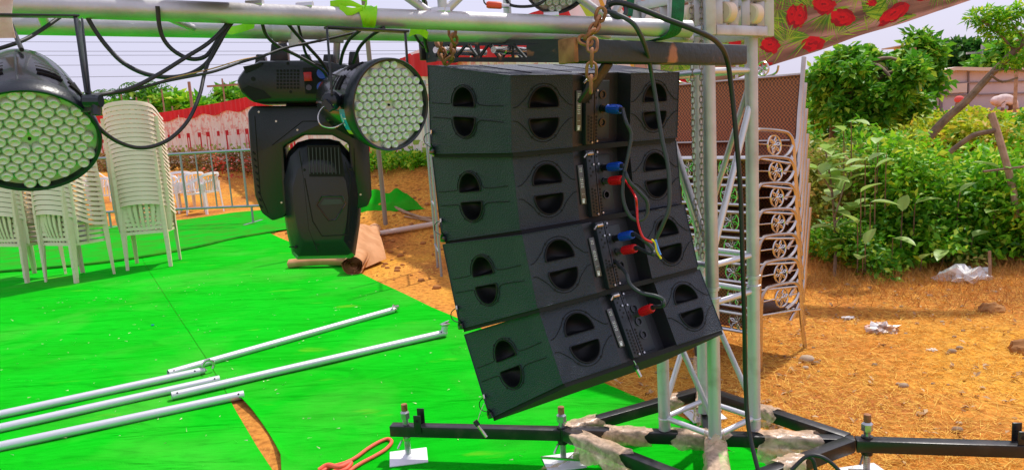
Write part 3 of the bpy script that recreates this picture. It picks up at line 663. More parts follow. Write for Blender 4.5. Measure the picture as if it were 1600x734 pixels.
cable([P(980, -60, 2.02), P(960, -20, 2.0), P(950, 8, 1.98), P(960, 26, 1.96), P(976, 24, 1.95), P(976, 8, 1.96), P(958, 6, 1.97), P(944, 16, 1.97), P(962, 22, 1.93), P(988, 36, 1.92), P(1003, 60, 1.96), P(1012, 85, 2.06), P(1017, 110, 2.12), P(1024, 150, 2.14), P(1034, 215, 2.14), P(1044, 262, 2.14), P(1046, 318, 2.14), P(1038, 345, 2.15), P(1024, 375, 2.18)], .0062, 'long grey cable hanging in front of the right ends of the upper speakers', rubber_grey)
cable([P(944, 16, 1.99), P(962, 4, 1.96), P(1000, 14, 1.95), P(1040, 30, 1.96), P(1085, 47, 1.98), P(1118, 64, 2.05), P(1135, 90, 2.2), P(1143, 140, 2.25), P(1150, 210, 2.28), P(1157, 300, 2.32), P(1160, 400, 2.36), P(1163, 500, 2.42), P(1165, 600, 2.5), P(1170, 670, 2.5), P(1186, 740, 2.45), P(1200, 790, 2.45)], .0075, 'thick black cable coming over the beam and hanging down past the right tower leg')
for pts, c_, l_ in (([(1018, 374), (1024, 380), (1026, 392), (1033, 404)], (.85, .62, .02), 'yellow tape'), ([(1024, 374), (1028, 388), (1032, 398)], (.1, .3, .8), 'blue tape')):
    m_ = mat(l_.replace(' ', '_'), c_, .5); cable([P(x, y, 2.17) for x, y in pts], .0033, 'twisted strip of %s knotted on the hanging grey cable' % l_, m_, 'tape_tie', 'tape', n_=6)
cable([P(1236, 734, 2.4), P(1262, 712, 2.4), P(1290, 716, 2.38), P(1318, 745, 2.36), P(1330, 790, 2.3)], .0065, 'black cable loop on the front-right diagonal beam'); cable([P(1262, 712, 2.41), P(1272, 722, 2.41), P(1278, 760, 2.41)], .0065, 'short black cable end hanging under the cable loop')
def tether(pts, label, bar_):
    t = thing('safety_pin', label, 'safety pin', pts[0]); mb = MB(); mb.tube(spline(pts, 5), .0014, 6); mb.build('wire', steel, t, world=True)
    mb = MB(); mb.cyl(bar_[0], bar_[1], .0055, 10); mb.build('pin', steel, t, world=True); mb = MB(); d_ = (Vector(bar_[1])-Vector(bar_[0])); mb.cyl(Vector(bar_[0])-d_*.4, bar_[0], .0085, 10); mb.build('pin_head', blk, t, world=True); return t
q = bx(3, -wA, yA, -hz(yA)+.03); dq = 2.42
tether([P(757, 629, dq), P(752, 640, dq), P(748, 652, dq), P(746, 662, dq)], 'loose steel locking pin dangling on a wire from the lower corner of the lowest speaker', (P(747, 664, dq), P(760, 682, dq)))
tether([bx(3, .02, .05, -h_) if False else P(990, 563, 2.3) for h_ in (0,)]+[P(993, 568, 2.3), P(995, 574, 2.3)], 'short steel pin sticking out under the lowest speaker', (P(995, 576, 2.3), P(1001, 588, 2.3)))
# ================================================================ RIGGING ABOVE THE ARRAY
yawS = math.atan2(2.4035-1.9493, .759-.1691)
S0, S1 = P(886, 80, 1.93), P(1156, 87, 2.36)
spr = thing('spreader_bar', 'scuffed black square steel spreader bar with rust patches above the speakers', 'steel bar', tuple(S0))
dS = (S1-S0).normalized(); upS = Vector((0, 0, 1))
mb = MB(); mb.bar(S0, S1, .06, .060); mb.build('bar', rustpaint, spr, world=True, bevel=.006)
mb = MB(); mb.bar(S0-dS*.004, S0+dS*.012, .064, .064); mb.build('end_collar', rust, spr, world=True, bevel=.003)
pB = S0.lerp(S1, .2); mb = MB(); mb.bar(pB+Vector((0, 0, -.03)), pB+Vector((-.07, .05, -.13)), .05, .012); mb.build('hook_bracket', blk_paint, spr, world=True, bevel=.003)
# flying frame: two laser-cut side plates joined by tubes
FP0, FP1 = P(888, 79, 2.13), P(667, 80, 2.46); dF = (FP1-FP0); Lf = dF.length; dF.normalize(); nF = Vector((dF.y, -dF.x, 0)).normalized()
if nF.y > 0: nF = -nF
fl = thing('flying_frame', 'black laser-cut flying frame with triangular openings, resting above the topmost speaker', 'flying frame', tuple(FP0))
Hf = .066
def zz(u, h): return FP0+dF*u*Lf+Vector((0, 0, h*Hf))
for off_, nm in ((0, 'side_plate'), (.11, 'side_plate')):
    mb = MB(); O = -nF*off_
    def pb(u0, h0_, u1, h1_, w_): mb.bar(zz(u0, h0_)+O, zz(u1, h1_)+O, .008, w_, up=(0, 0, 1))
    mb.bar(zz(-.02, .40)+O, zz(1, .40)+O, .008, .0125); mb.bar(zz(-.02, -.40)+O, zz(1, -.40)+O, .008, .0125)
    mb.box(zz(.13, 0)+O, (.26*Lf, .0078, Hf*.66), Matrix.Rotation(math.atan2(dF.y, dF.x), 3, 'Z'))
    mb.box(zz(.97, 0)+O, (.07*Lf, .0078, Hf*1.1), Matrix.Rotation(math.atan2(dF.y, dF.x), 3, 'Z'))
    us = [.27, .36, .44, .52, .60, .68, .78, .86]
    for k_, (u0, u1) in enumerate(zip(us, us[1:])): 
        h_ = .36 if k_ % 2 else -.36
        mb.bar(zz(u0, h_)+O, zz(u1, -h_)+O, .0076, .007, up=(0, 0, 1))
    for u0 in (.36, .60, .78): mb.bar(zz(u0, .36)+O, zz(u0, -.36)+O, .0075, .006, up=dF)
    mb.build(nm, rustpaint_less, fl, world=True)
for u_ in (.38, .80):
    mb = MB(); c_ = zz(u_, .0); mb.pipe(c_+nF*.03, c_-nF*.12, .013, .003); mb.build('cross_tube', steel, fl, world=True)
mb = MB(); mb.box(zz(1.02, .1)-nF*.05, (.012, .14, .075), Matrix.Rotation(math.atan2(dF.y, dF.x), 3, 'Z')); mb.build('end_plate', blk_paint, fl, world=True, bevel=.002)
# chains
bronze_chain = mat('oiled_chain_steel', (.30, .27, .20), .4, .8, .2, 60, (.16, .14, .10), 30)
def link_mesh(L, W, r_, m_, nm='link'):
    mb = MB(); pts = []
    for k_ in range(6): a_ = math.pi*k_/5; pts.append((W/2*math.cos(a_), 0, L/2-W/2+W/2*math.sin(a_)))
    for k_ in range(6): a_ = math.pi+math.pi*k_/5; pts.append((W/2*math.cos(a_), 0, -L/2+W/2+W/2*math.sin(a_)))
    mb.tube(pts, r_, 6, closed=True); me = mb.mesh(nm, smooth=60); me.materials.append(m_); return me
def chain(path, L, W, r_, m_, label, jit=.0):
    pts = spline(path, 12); t = thing('chain', label, 'chain', tuple(pts[0])); me = link_mesh(L, W, r_, m_); pitch = L-2.6*r_
    d_ = [0]
    for a, b in zip(pts, pts[1:]): d_.append(d_[-1]+(b-a).length)
    n_ = int(d_[-1]/pitch); base_x = Vector((1, .3, 0)).normalized(); o0 = Vector(pts[0])
    for k_ in range(n_):
        s_ = (k_+.5)*pitch; j = max(i_ for i_ in range(len(d_)) if d_[i_] <= s_); j = min(j, len(pts)-2)
        p = pts[j].lerp(pts[j+1], (s_-d_[j])/max(1e-9, d_[j+1]-d_[j])); tz = (pts[j+1]-pts[j]).normalized()
        x = base_x-tz*base_x.dot(tz); x.normalize(); y = tz.cross(x); a_ = (math.pi/2)*(k_ % 2)+.5+random.uniform(-jit, jit)
        xx = x*math.cos(a_)+y*math.sin(a_); yy = tz.cross(xx)
        M = Matrix((xx, yy, tz)).transposed().to_4x4(); M.translation = p-o0; link('link', me, t, M=M)
    return t
dc = 2.5
chain([P(1079, -40, dc), P(1081, 60, dc), P(1084, 240, dc), P(1091, 385, dc), P(1095, 404, dc)], .024, .0105, .0019, bronze_chain, 'left strand of hanging steel hoist chain beside the front tower leg', .1)
chain([P(1095, -40, dc+.02), P(1096, 60, dc+.02), P(1096, 240, dc+.02), P(1098, 385, dc+.02), P(1095, 406, dc+.0)], .024, .0105, .0019, bronze_chain, 'right strand of hanging steel hoist chain beside the front tower leg', .1)
chain([P(940, 16, 1.92), P(936, 30, 1.92), P(925, 50, 1.9), P(913, 62, 1.9), P(922, 66, 1.9)], .036, .023, .0048, rust, 'rusty chain looped over the beam above the spreader bar', .3)
chain([P(926, 62, 1.85), P(925, 84, 1.84), P(924, 118, 1.86), P(923, 152, 1.87)], .044, .024, .0042, rust, 'rusty chain end hanging below the spreader bar in front of the top speaker', .1)
chain([P(684, 62, 2.3), P(690, 80, 2.28), P(694, 96, 2.27), P(704, 92, 2.27), P(708, 74, 2.28), P(712, 62, 2.3)], .034, .022, .0045, rust, 'rusty chain slung round the left end of the flying frame', .4)
chain([P(706, 44, 2.12), P(708, 58, 2.12), P(714, 66, 2.14)], .034, .022, .0045, rust, 'short rusty chain behind the beam above the flying frame', .3)
# green webbing
def strap(pts, wd, label, m_=strap_g, nm='ratchet_strap', cat='strap', dirw=Vector((1, .3, 0)), stripes=None):
    pts = spline(pts, 6); mb = MB(); vs = []; u = dirw.normalized()
    for i_, p in enumerate(pts):
        t_ = (pts[min(i_+1, len(pts)-1)]-pts[max(i_-1, 0)]).normalized(); n_ = u.cross(t_).normalized()*.0012; vs += [p-u*wd/2-n_, p+u*wd/2-n_, p+u*wd/2+n_, p-u*wd/2+n_]
    k_ = len(pts); mb.add(vs, [(4*i_+a_, 4*i_+(a_+1) % 4, 4*i_+4+(a_+1) % 4, 4*i_+4+a_) for i_ in range(k_-1) for a_ in range(4)])
    return solo(mb, nm, m_, label, cat, smooth=60)
strap([P(1062, -50, 2.02), P(1060, 0, 2.02), P(1058, 30, 2.03), P(1052, 52, 2.06), P(1030, 62, 2.1), P(1000, 66, 2.2)], .038, 'green webbing strap wrapped under the beam left of the sleeve block')
strap([P(985, -50, 2.25), P(984, 0, 2.25), P(981, 26, 2.25)], .03, 'short green webbing strap behind the beam above the spreader bar')
def tie(px, py, d_, w_, label):      # lime cloth tied round the beam tube
    c_ = onB(px); e = (B1-B0).normalized(); y = Vector((0, 0, 1)); x = e.cross(y).normalized(); mb = MB(); vs = []; N, K = 7, 20
    for i_ in range(N+1):
        for j in range(K):
            t_ = 2*math.pi*j/K; r_ = Rb+.003+.003*random.random()+.002*math.sin(i_*2.1+j); vs.append(c_+e*(i_/N-.5)*w_*(1+.3*math.sin(t_))+x*math.cos(t_)*r_+y*math.sin(t_)*r_)
    mb.add(vs, [(i_*K+j, i_*K+(j+1) % K, (i_+1)*K+(j+1) % K, (i_+1)*K+j) for i_ in range(N) for j in range(K)])
    for (p0, p1, p2) in (((-.005, -.03, .022), (-.04, -.035, .034), (-.085, -.02, .03)), ((-.005, -.03, .02), (-.03, -.04, .012), (-.06, -.035, .018)), ((0, -.03, .02), (.008, -.035, .04), (-.02, -.03, .055))):
        q_ = spline([c_+Vector(p) for p in (p0, p1, p2)], 5); vs = []
        for i_, p in enumerate(q_): w2 = .004+.010*i_/len(q_); vs += [p+Vector((0, 0, w2)), p+Vector((0, .003, 0)), p-Vector((0, 0, w2)), p-Vector((0, .003, 0))]
        mb.add(vs, [(4*i_+b, 4*i_+(b+1) % 4, 4*i_+4+(b+1) % 4, 4*i_+4+b) for i_ in range(len(q_)-1) for b in range(4)])
    return solo(mb, 'ribbon_tie', lime, label, 'ribbon', smooth=60)
tie(574, 20, 1.8, .040, 'lime green cloth ribbon knotted round the beam above the middle spotlight')
strap([P(398, 38, 1.95), P(380, 44, 1.95), P(362, 48, 1.97), P(352, 44, 1.99)], .022, 'end of a lime green ribbon caught between the two beam tubes', lime, 'ribbon_end', 'ribbon', Vector((.3, 0, 1)))
strap([P(640, 52, 2.0), P(655, 48, 2.0), P(668, 56, 2.03)], .02, 'lime green ribbon scrap behind the beam near the flying frame', lime, 'ribbon_end', 'ribbon', Vector((.3, 0, 1)))
rag = mat('faded_pink_cloth', (.62, .42, .36), .9, 0, .6, 60, (.75, .60, .55), 20)
strap([P(8, -60, 1.45), P(6, -5, 1.45), P(4, 30, 1.45), P(10, 60, 1.46)], .032, 'faded pinkish cloth rag hanging at the left end of the beam', rag, 'rag', 'rag')
cable([P(786, -30, 2.0), P(790, -5, 2.0), P(800, 9, 2.0), P(835, 9, 2.0), P(858, -6, 2.0), P(880, -40, 2.0)], .004, 'thin black cable passing the orange clamp above the beam')
mb = MB(); mb.tube([P(760, 8, 1.98), P(763, 8, 1.98), P(782, 9, 1.98), P(784, 9, 1.98)], [.007, .0095, .0095, .008], 12); t = thing('cable_clamp', 'small orange-red clamp with a silver tail above the beam', 'clamp', tuple(P(772, 8, 1.98))); mb.build('clamp_body', mat('orange_paint', (.7, .08, .02), .4), t, world=True)
mb = MB(); mb.cyl(P(784, 9, 1.98), P(796, 10, 1.98), .006, 10); mb.build('clamp_tail', steel, t, world=True); mb = MB(); mb.tube(spline([P(760, 8, 1.98), P(756, 2, 1.98), P(757, -12, 1.98)], 4), .0022, 6); mb.build('clamp_wire', rubber, t, world=True)
# ================================================================ LIGHTS
def par(lens_c, nrm, R_, L_, label, up=Vector((0, 0, 1)), yoke=None, nr=4):
    nrm = nrm.normalized(); x = up.cross(nrm).normalized(); y = nrm.cross(x); M = Matrix((x, y, nrm)).transposed().to_4x4(); M.translation = lens_c
    t = thing('par_spotlight', label, 'spotlight', lens_c, M.to_3x3(), 'round LED spotlights hung from the beam')
    mb = MB(); prof = [(.0, -L_), (R_*.42, -L_), (R_*.62, -L_*.96), (R_*.70, -L_*.86), (R_*.80, -L_*.70), (R_*.90, -L_*.45), (R_*.95, -L_*.22), (R_*.96, -L_*.08), (R_*.96, 0)]
    mb.lathe(prof, n=56); b_ = mb.build('housing', blk_gloss, t, smooth=45)
    mb = MB(); mb.lathe([(R_*.965, -L_*.11), (R_*1.03, -L_*.10), (R_*1.05, -L_*.03), (R_*1.05, .012), (R_*1.03, .016), (R_*.985, .014), (R_*.975, .002)], n=56); mb.build('rim', blk, t)
    mb = MB(); mb.lathe([(0, .0), (R_*.98, .0)], n=48); tr = mb.build('lens_tray', lens_back, t)
    mb = MB(); lr = R_*.098; mb.lathe([(lr*1.0, 0), (lr*1.0, .006), (lr*.92, .010), (lr*.7, .0125), (lr*.38, .009), (lr*.2, .0065), (0, .006)], n=14); lm = mb.mesh('lens', smooth=70); lm.materials.append(lens_m)
    sp_ = lr*2.12; cnt = 0
    for i_ in range(-6, 7):
        for j in range(-6, 7):
            cx, cy = sp_*(i_+j*.5), sp_*j*.866; rr_ = math.hypot(cx, cy)
            if rr_ < R_*.93 and rr_ > .001: link('lens', lm, tr, M=Matrix.Translation((cx, cy, .0005))); cnt += 1
    MB().lathe([(0, .004), (.003, .004), (.003, 0)], n=8).build('tray_screw', groove, tr)
    # cooling slots and a moulded band
    for a0 in (.55, 1.1, 2.0, 2.6, 3.9, 5.0):
        mb = MB()
        for k_ in range(4):
            zz_ = -L_*(.30+.07*k_); rr_ = R_*(.945-.03*k_)
            pts = [(rr_*math.cos(a0+q_), rr_*math.sin(a0+q_), zz_) for q_ in np.linspace(-.2, .2, 6)]; mb.tube(pts, .003, 6)
        mb.build('cooling_slot', groove, b_)
    for a0 in (0.25, 1.6, 3.3, 4.6):
        mb = MB(); mb.tube([(R_*.955*math.cos(a0), R_*.955*math.sin(a0), -L_*.12), (R_*.91*math.cos(a0), R_*.91*math.sin(a0), -L_*.45), (R_*.80*math.cos(a0), R_*.80*math.sin(a0), -L_*.71)], .0022, 6); mb.build('housing_seam', blk, b_)
    return t, M
c1 = P(46, 216, 1.42); R1 = .117
p1, M1 = par(c1, Vector((.40, -.66, -.60)), R1, .21, 'large round LED spotlight at the left edge, its lens reflecting the green carpet')
c2 = P(607, 164, 1.80); R2 = .107
p2, M2 = par(c2, Vector((.68, -.72, -.12)), R2, .24, 'round LED spotlight in the middle, its pale lens facing right')
def yoke(t, pts, w_, h_, m_=blk):      # world-space flat bars, made children
    for a_, b_ in zip(pts, pts[1:]):
        mb = MB(); mb.bar(a_, b_, w_, h_, up=(1, .2, 0) if abs((b_-a_).normalized().z) > .6 else (0, 0, 1)); me = mb.mesh('yoke', bevel=.001); me.materials.append(m_); o = link('yoke', me); o.parent = t; o.matrix_parent_inverse = t.matrix_basis.inverted()
def wpart(mb, nm, m_, t, **kw):
    me = mb.mesh(nm, **kw); me.materials.append(m_); o = link(nm, me); o.parent = t; o.matrix_parent_inverse = t.matrix_basis.inverted(); return o
yoke(p2, [P(519, 150, 1.74), P(511, 46, 1.74)], .028, .005); yoke(p2, [P(509, 43, 1.74), P(636, 50, 1.86)], .028, .005); yoke(p2, [P(633, 50, 1.86), P(637, 108, 1.88)], .028, .005)
mb = MB(); mb.lathe([(0, 0), (.022, 0), (.024, .01), (.018, .03), (.012, .034), (0, .034)], Matrix.Translation(P(519, 158, 1.77)) @ Matrix.Rotation(math.pi/2, 4, 'X'), 12); mb.bar(P(507, 158, 1.72), P(519, 172, 1.72), .012, .014); wpart(mb, 'tilt_knob', blk, p2)
mb = MB(); q = P(549, 167, 1.72); 
mb = MB(); sa, sb = M2 @ Vector((-R2*.945, -.035, -.05)), M2 @ Vector((-R2*.945, .012, -.05))
x_ = (M2.to_3x3() @ Vector((-1, 0, 0))); z_ = (M2.to_3x3() @ Vector((0, 0, 1)))
def patch(t, M, R_, a0, a1, z0, z1, m_, nm):
    mb = MB(); vs = []
    for a_ in np.linspace(a0, a1, 6):
        for z__ in (z0, z1): vs.append((R_*math.cos(a_), R_*math.sin(a_), z__))
    mb.add(vs, [(2*i_, 2*i_+1, 2*i_+3, 2*i_+2) for i_ in range(5)]); return mb.build(nm, m_, t)
stk = patch(p2, M2, R2*.972, math.pi*1.03, math.pi*1.20, -.058, -.022, mat('sticker_blue', (.01, .28, .75), .4), 'sticker')
patch(p2, M2, R2*.974, math.pi*1.20, math.pi*1.24, -.058, -.022, mat('sticker_yellow', (.6, .5, .05), .4), 'sticker')
mb = MB(); 
for (u0, v0, u1, v1) in ((-.05, 1.07, -.05, 1.16), (-.044, 1.10, -.032, 1.10)): mb.bar(Vector((R2*.98*math.cos(math.pi*v0), R2*.98*math.sin(math.pi*v0), u0)), Vector((R2*.98*math.cos(math.pi*v1)+.0001, R2*.98*math.sin(math.pi*v1), u1)), .003, .001)
mb.build('sticker_print', white_print, stk)
mb = MB(); mb.tube(spline([P(521, 164, 1.74), P(505, 168, 1.73), P(497, 182, 1.72), P(502, 196, 1.72), P(520, 200, 1.73), P(538, 192, 1.75)], 5), .0016, 6); wpart(mb, 'safety_wire', steel, p2)
yoke(p1, [P(120, 28, 1.45), P(138, 150, 1.42)], .03, .004); yoke(p1, [P(122, 26, 1.45), P(-30, 24, 1.35)], .03, .004)
mb = MB(); mb.bar(P(128, 28, 1.44), P(141, 150, 1.415), .004, .004); mb.bar(P(140, 150, 1.42), P(140, 176, 1.42), .028, .018); wpart(mb, 'tilt_bracket', blk, p1, bevel=.002)
mb = MB(); mb.tube([P(133, 158, 1.40), P(158, 158, 1.40)], .012, 10); mb.tube([P(150, 150, 1.4), P(150, 180, 1.4)], .009, 8); wpart(mb, 'tilt_knob', blk, p1)
p3, M3 = par(P(872, -38, 2.0), Vector((.25, -.8, -.45)), .098, .16, 'round spotlight above the beam near the rusty chain, only its lower rim showing', nr=3)
p4, M4 = par(P(328, -84, 1.7), Vector((-.2, .5, .5)), .085, .14, 'dark spotlight above the beam at the top left, only its underside showing', nr=3)
# moving head
OM = P(478, 130, 2.16); pm = Plane(OM, yaw=.20)
mh = thing('moving_head_light', 'big black moving-head stage light hanging upside down from the beam', 'stage light', tuple(OM))
def pris(poly, o0, o1, nm, m_, par=mh, bevel=.006, **kw):
    f_ = [pm.at(x, y, o0) for x, y in poly]; b_ = [p-pm.N*(o0-o1) for p in f_]; mb = MB(); mb.prism(f_, b_); return mb.build(nm, m_, par, world=True, bevel=bevel, **kw) if par is mh else None
def mhp(mb, nm, m_, parent, **kw):      # a sub-part with world coordinates
    me = mb.mesh(nm, off=tuple(OM), **kw); me.materials.append(m_); return link(nm, me, parent)
bs_ = pris([(379, 130), (392, 112), (414, 101), (500, 100), (545, 106), (560, 126), (552, 152), (536, 161), (404, 163), (386, 148)], .13, -.13, 'base_housing', blk, bevel=.012)
mb = MB(); mb.prism([pm.at(x, y, .1315) for x, y in ((388, 143), (398, 138), (420, 145), (432, 156), (404, 160))], [pm.at(x, y, .1315)-pm.N*.004 for x, y in ((388, 143), (398, 138), (420, 145), (432, 156), (404, 160))]); mhp(mb, 'handle_opening', groove, bs_)
mb = MB(); mb.prism([pm.at(x, y, .1315) for x, y in ((390, 110), (420, 104), (416, 110), (394, 120))], [pm.at(x, y, .1275) for x, y in ((390, 110), (420, 104), (416, 110), (394, 120))]); mhp(mb, 'handle_opening', groove, bs_)
mb = MB()
for i_ in range(7):
    for j in range(6): c_ = pm.at(441+i_*5, 116+j*5, .131); mb.box(c_, (.0058, .002, .0058), pm.R)
mhp(mb, 'fan_grille_hole', groove, bs_)
mb = MB(); mb.prism([pm.at(x, y, .134) for x, y in ((478, 112), (520, 110), (522, 150), (482, 150))], [pm.at(x, y, .128) for x, y in ((478, 112), (520, 110), (522, 150), (482, 150))]); pp = mhp(mb, 'power_panel', blk_dull, bs_)
mb = MB(); mb.box(pm.at(485.5, 125, .137), (.021, .007, .024), pm.R); mb.mesh
sw = mhp(mb, 'power_switch', red_sw, bs_, bevel=.001)
mb = MB(); mb.tube([pm.at(487, 141, .130), pm.at(487, 141, .142)], .008, 12); mhp(mb, 'fuse_cap', blk_gloss, bs_)
for yy in (121, 141): mb = MB(); mb.tube([pm.at(507, yy, .13), pm.at(507, yy, .165)], .0145, 14); mhp(mb, 'power_plug', blue_pl, bs_)
for (x, y, r_) in ((405, 128, .006), (456, 105, .004), (460, 147, .004)): mb = MB(); mb.tube([pm.at(x, y, .129), pm.at(x, y, .1312)], r_, 10); mhp(mb, 'screw_recess', groove, bs_)
for x0, x1, y0 in ((402, 418, 88), (425, 453, 72), (470, 488, 88), (505, 524, 88), (544, 562, 84)):
    f_ = [pm.at(x, y, .06) for x, y in ((x0+2, y0), (x1-2, y0), (x1, 104), (x0, 104))]; mb = MB(); mb.prism(f_, [p-pm.N*.08 for p in f_]); mb.build('rubber_foot', blk, mh, world=True, bevel=.003)
qt = onB(440, C0, C1); mb = MB()
mb.lathe([(.027, -.025), (.034, -.025), (.034, .025), (.027, .025), (.027, -.025)], Matrix.Translation(qt) @ (C1-C0).to_track_quat('Z', 'Y').to_matrix().to_4x4(), 20); mb.cyl(qt+Vector((0, 0, -.03)), pm.at(440, 100, .0), .012, 12); mb.box(qt+Vector((.035, -.0, -.02)), (.03, .03, .05)); mb.build('hook_clamp', alu_old, mh, world=True)
qt = onB(525, C0, C1); mb = MB(); mb.lathe([(.027, -.02), (.033, -.02), (.033, .02), (.027, .02), (.027, -.02)], Matrix.Translation(qt) @ (C1-C0).to_track_quat('Z', 'Y').to_matrix().to_4x4(), 20); mb.cyl(qt+Vector((0, 0, -.03)), pm.at(525, 100, .0), .010, 12); mb.build('hook_clamp', alu_old, mh, world=True)
mb = MB(); mb.tube([pm.at(480, 158, 0), pm.at(480, 172, 0)], .06, 24); mb.build('pan_bearing', blk_dull, mh, world=True)
yk = pris([(393, 176), (400, 167), (558, 166), (573, 176), (580, 302), (574, 318), (560, 322), (550, 314), (547, 262), (545, 224), (520, 211), (476, 211), (447, 228), (449, 262), (454, 322), (449, 334), (430, 340), (414, 328), (404, 302), (397, 240)], .085, -.085, 'yoke_housing', blk, bevel=.007)
mb = MB(); pts = [(430, 226), (476, 190), (500, 190)]; mb.tube([pm.at(x, y, .0855) for x, y in pts], .0012, 5); mb.tube([pm.at(x, y, .0855) for x, y in ((404, 182), (412, 300), (424, 328))], .0012, 5); mb.tube([pm.at(x, y, .0855) for x, y in ((553, 230), (556, 300))], .0012, 5)
mhp(mb, 'yoke_seam', groove, yk)
mb = MB()
for (x, y) in ((436, 190), (468, 203), (444, 312), (563, 300), (410, 176), (530, 200)): mb.tube([pm.at(x, y, .084), pm.at(x, y, .0865)], .003, 8)
mhp(mb, 'screw', zinc, yk)
mb = MB()
for k_ in range(9): mb.tube([pm.at(401+k_*1.3, 236+k_*10, .0856), pm.at(405+k_*1.3, 240+k_*10, .0856)], .0022, 5)
mhp(mb, 'side_slot', groove, yk)
# tapering head
R0_ = [(452, 236), (466, 222), (484, 217), (514, 217), (530, 221), (544, 236), (560, 262), (566, 300), (562, 350), (555, 396), (548, 400), (466, 402), (458, 394), (451, 366), (445, 330), (441, 276)]
def ring(sc, o_, dy=0): 
    cx, cy = 504, 310; return [pm.at(cx+(x-cx)*sc, cy+(y-cy)*sc+dy, 0)+pm.N*o_ for x, y in R0_]
rings = [ring(.60, -.125), ring(.86, -.105), ring(1, -.04), ring(1, .035), ring(.90, .085), ring(.66, .118), ring(.60, .120)]
mb = MB(); nn_ = len(R0_); mb.add([v for r_ in rings for v in r_], [(a*nn_+j, a*nn_+(j+1) % nn_, (a+1)*nn_+(j+1) % nn_, (a+1)*nn_+j) for a in range(len(rings)-1) for j in range(nn_)]+[tuple(range(nn_)), tuple((len(rings)-1)*nn_+j for j in range(nn_))])
hd = mb.build('head_housing', blk, mh, world=True, smooth=28)
mb = MB()
for k_ in range(9):
    x = 486+k_*5.5; mb.bar(pm.at(x, 229, 0)+pm.N*.116, pm.at(x+2, 268, 0)+pm.N*.123, .0035, .0025, up=(1, 0, 0))
mhp(mb, 'vent_bar', rubber_grey, hd)
mb = MB(); q4 = ((483, 226), (532, 226), (540, 272), (487, 272)); f_ = [pm.at(x, y, 0)+pm.N*(.112 if y < 250 else .1212) for x, y in q4]; mb.prism(f_, [p-pm.N*.004 for p in f_]); mhp(mb, 'vent_recess', groove, hd)
mb = MB(); em = [(498, 314), (506, 301), (536, 301), (541, 312), (526, 336), (516, 337)]; mb.tube([pm.at(x, y, 0)+pm.N*.1212 for x, y in em], .0024, 6, closed=True); mhp(mb, 'emblem_frame', blk_gloss, hd)
mb = MB(); f_ = [pm.at(x, y, 0)+pm.N*.123 for x, y in ((503, 314), (509, 305), (533, 305), (537, 312))]; mb.prism(f_, [p-pm.N*.006 for p in f_]); mhp(mb, 'emblem_inset', rubber_grey, hd)
mb = MB(); mb.tube([pm.at(x, y, 0)+pm.N*.1205 for x, y in ((480, 274), (492, 338), (506, 360), (545, 358))], .0016, 5); mb.tube([pm.at(x, y, 0)+pm.N*.119 for x, y in ((472, 234), (478, 272), (486, 350), (500, 384))], .0014, 5); mb.tube([pm.at(x, y, 0)+pm.N*.119 for x, y in ((540, 250), (548, 276), (545, 356))], .0014, 5); mb.tube([pm.at(x, y, 0)+pm.N*.095 for x, y in ((456, 378), (505, 375))], .0016, 5)
mhp(mb, 'head_seam', groove, hd)
mb = MB()
for k_ in range(4): mb.tube([pm.at(462+k_*4, 350+k_*2, 0)+pm.N*.088, pm.at(463+k_*4, 374, 0)+pm.N*.088], .0012, 5)
mhp(mb, 'rib', groove, hd)
mb = MB()
for (x, y, o_) in ((480, 262, .118), (548, 262, .11), (500, 372, .112), (466, 378, .1), (546, 370, .1)): mb.tube([pm.at(x, y, 0)+pm.N*(o_-.004), pm.at(x, y, 0)+pm.N*(o_+.003)], .004, 8)
mhp(mb, 'screw', blk_dull, hd)
mb = MB(); mb.cyl(pm.at(446, 275, .02), pm.at(560, 275, .02), .045, 20); mb.build('tilt_axle', blk_dull, mh, world=True)

# cables on the left
G1 = 'black power cables draped from the beam'
def cb(pts, r_, label, ds=None, m_=rubber): 
    n_ = len(pts); return cable([P(x, y, (ds[0]+(ds[1]-ds[0])*i_/(n_-1)) if ds else 1.75) for i_, (x, y) in enumerate(pts)], r_, label, m_, group=G1)
cb([(128, 10), (138, 30), (150, 50), (168, 74), (192, 98), (225, 115), (262, 121), (296, 116), (322, 100), (338, 75), (352, 50), (366, 30)], .0052, 'thick black cable sagging in a long curve from the beam to the cable bunch', (1.66, 1.78))
cb([(246, 10), (249, 40), (256, 62), (272, 80), (296, 92), (318, 90), (332, 76), (346, 52), (360, 28)], .0050, 'black cable hanging in a short curve just left of the cable bunch', (1.68, 1.78))
cb([(140, 150), (165, 147), (205, 138), (245, 118), (290, 90), (325, 68), (350, 44), (368, 20)], .0046, 'black cable rising from the left spotlight to the cable bunch', (1.45, 1.8))
cb([(364, 32), (345, 62), (328, 92), (319, 118), (312, 148), (296, 185), (272, 212), (245, 227), (215, 231), (185, 222), (160, 205), (143, 186)], .0042, 'black cable looping low in front of the chair stack back to the left spotlight', (1.8, 1.44))
cb([(-20, 82), (30, 66), (60, 50), (95, 26)], .0044, 'black cable crossing above the left spotlight', (1.5, 1.7)); cb([(14, 30), (22, 50), (34, 78)], .0044, 'short black lead going down into the left spotlight', (1.6, 1.45))
cb([(150, 150), (200, 143), (260, 127), (330, 113), (375, 98), (410, 88), (450, 74), (500, 64), (560, 50)], .0034, 'thin black wire stretched from the left spotlight towards the moving head', (1.5, 1.95))
cb([(160, 147), (215, 138), (270, 122), (330, 108), (376, 94), (415, 86), (470, 68)], .0016, 'thin straw-coloured string running along the stretched wire', (1.5, 1.94), mat('straw_string', (.55, .33, .14), .8))
cb([(408, 30), (416, 55), (434, 72), (458, 84), (484, 98), (506, 112), (514, 130)], .0046, 'black cable curving from the beam into the moving head', (1.85, 2.0)); cb([(444, 30), (462, 52), (482, 74), (500, 94), (512, 112)], .0046, 'black cable dropping steeply to the top of the moving head', (1.85, 2.0))
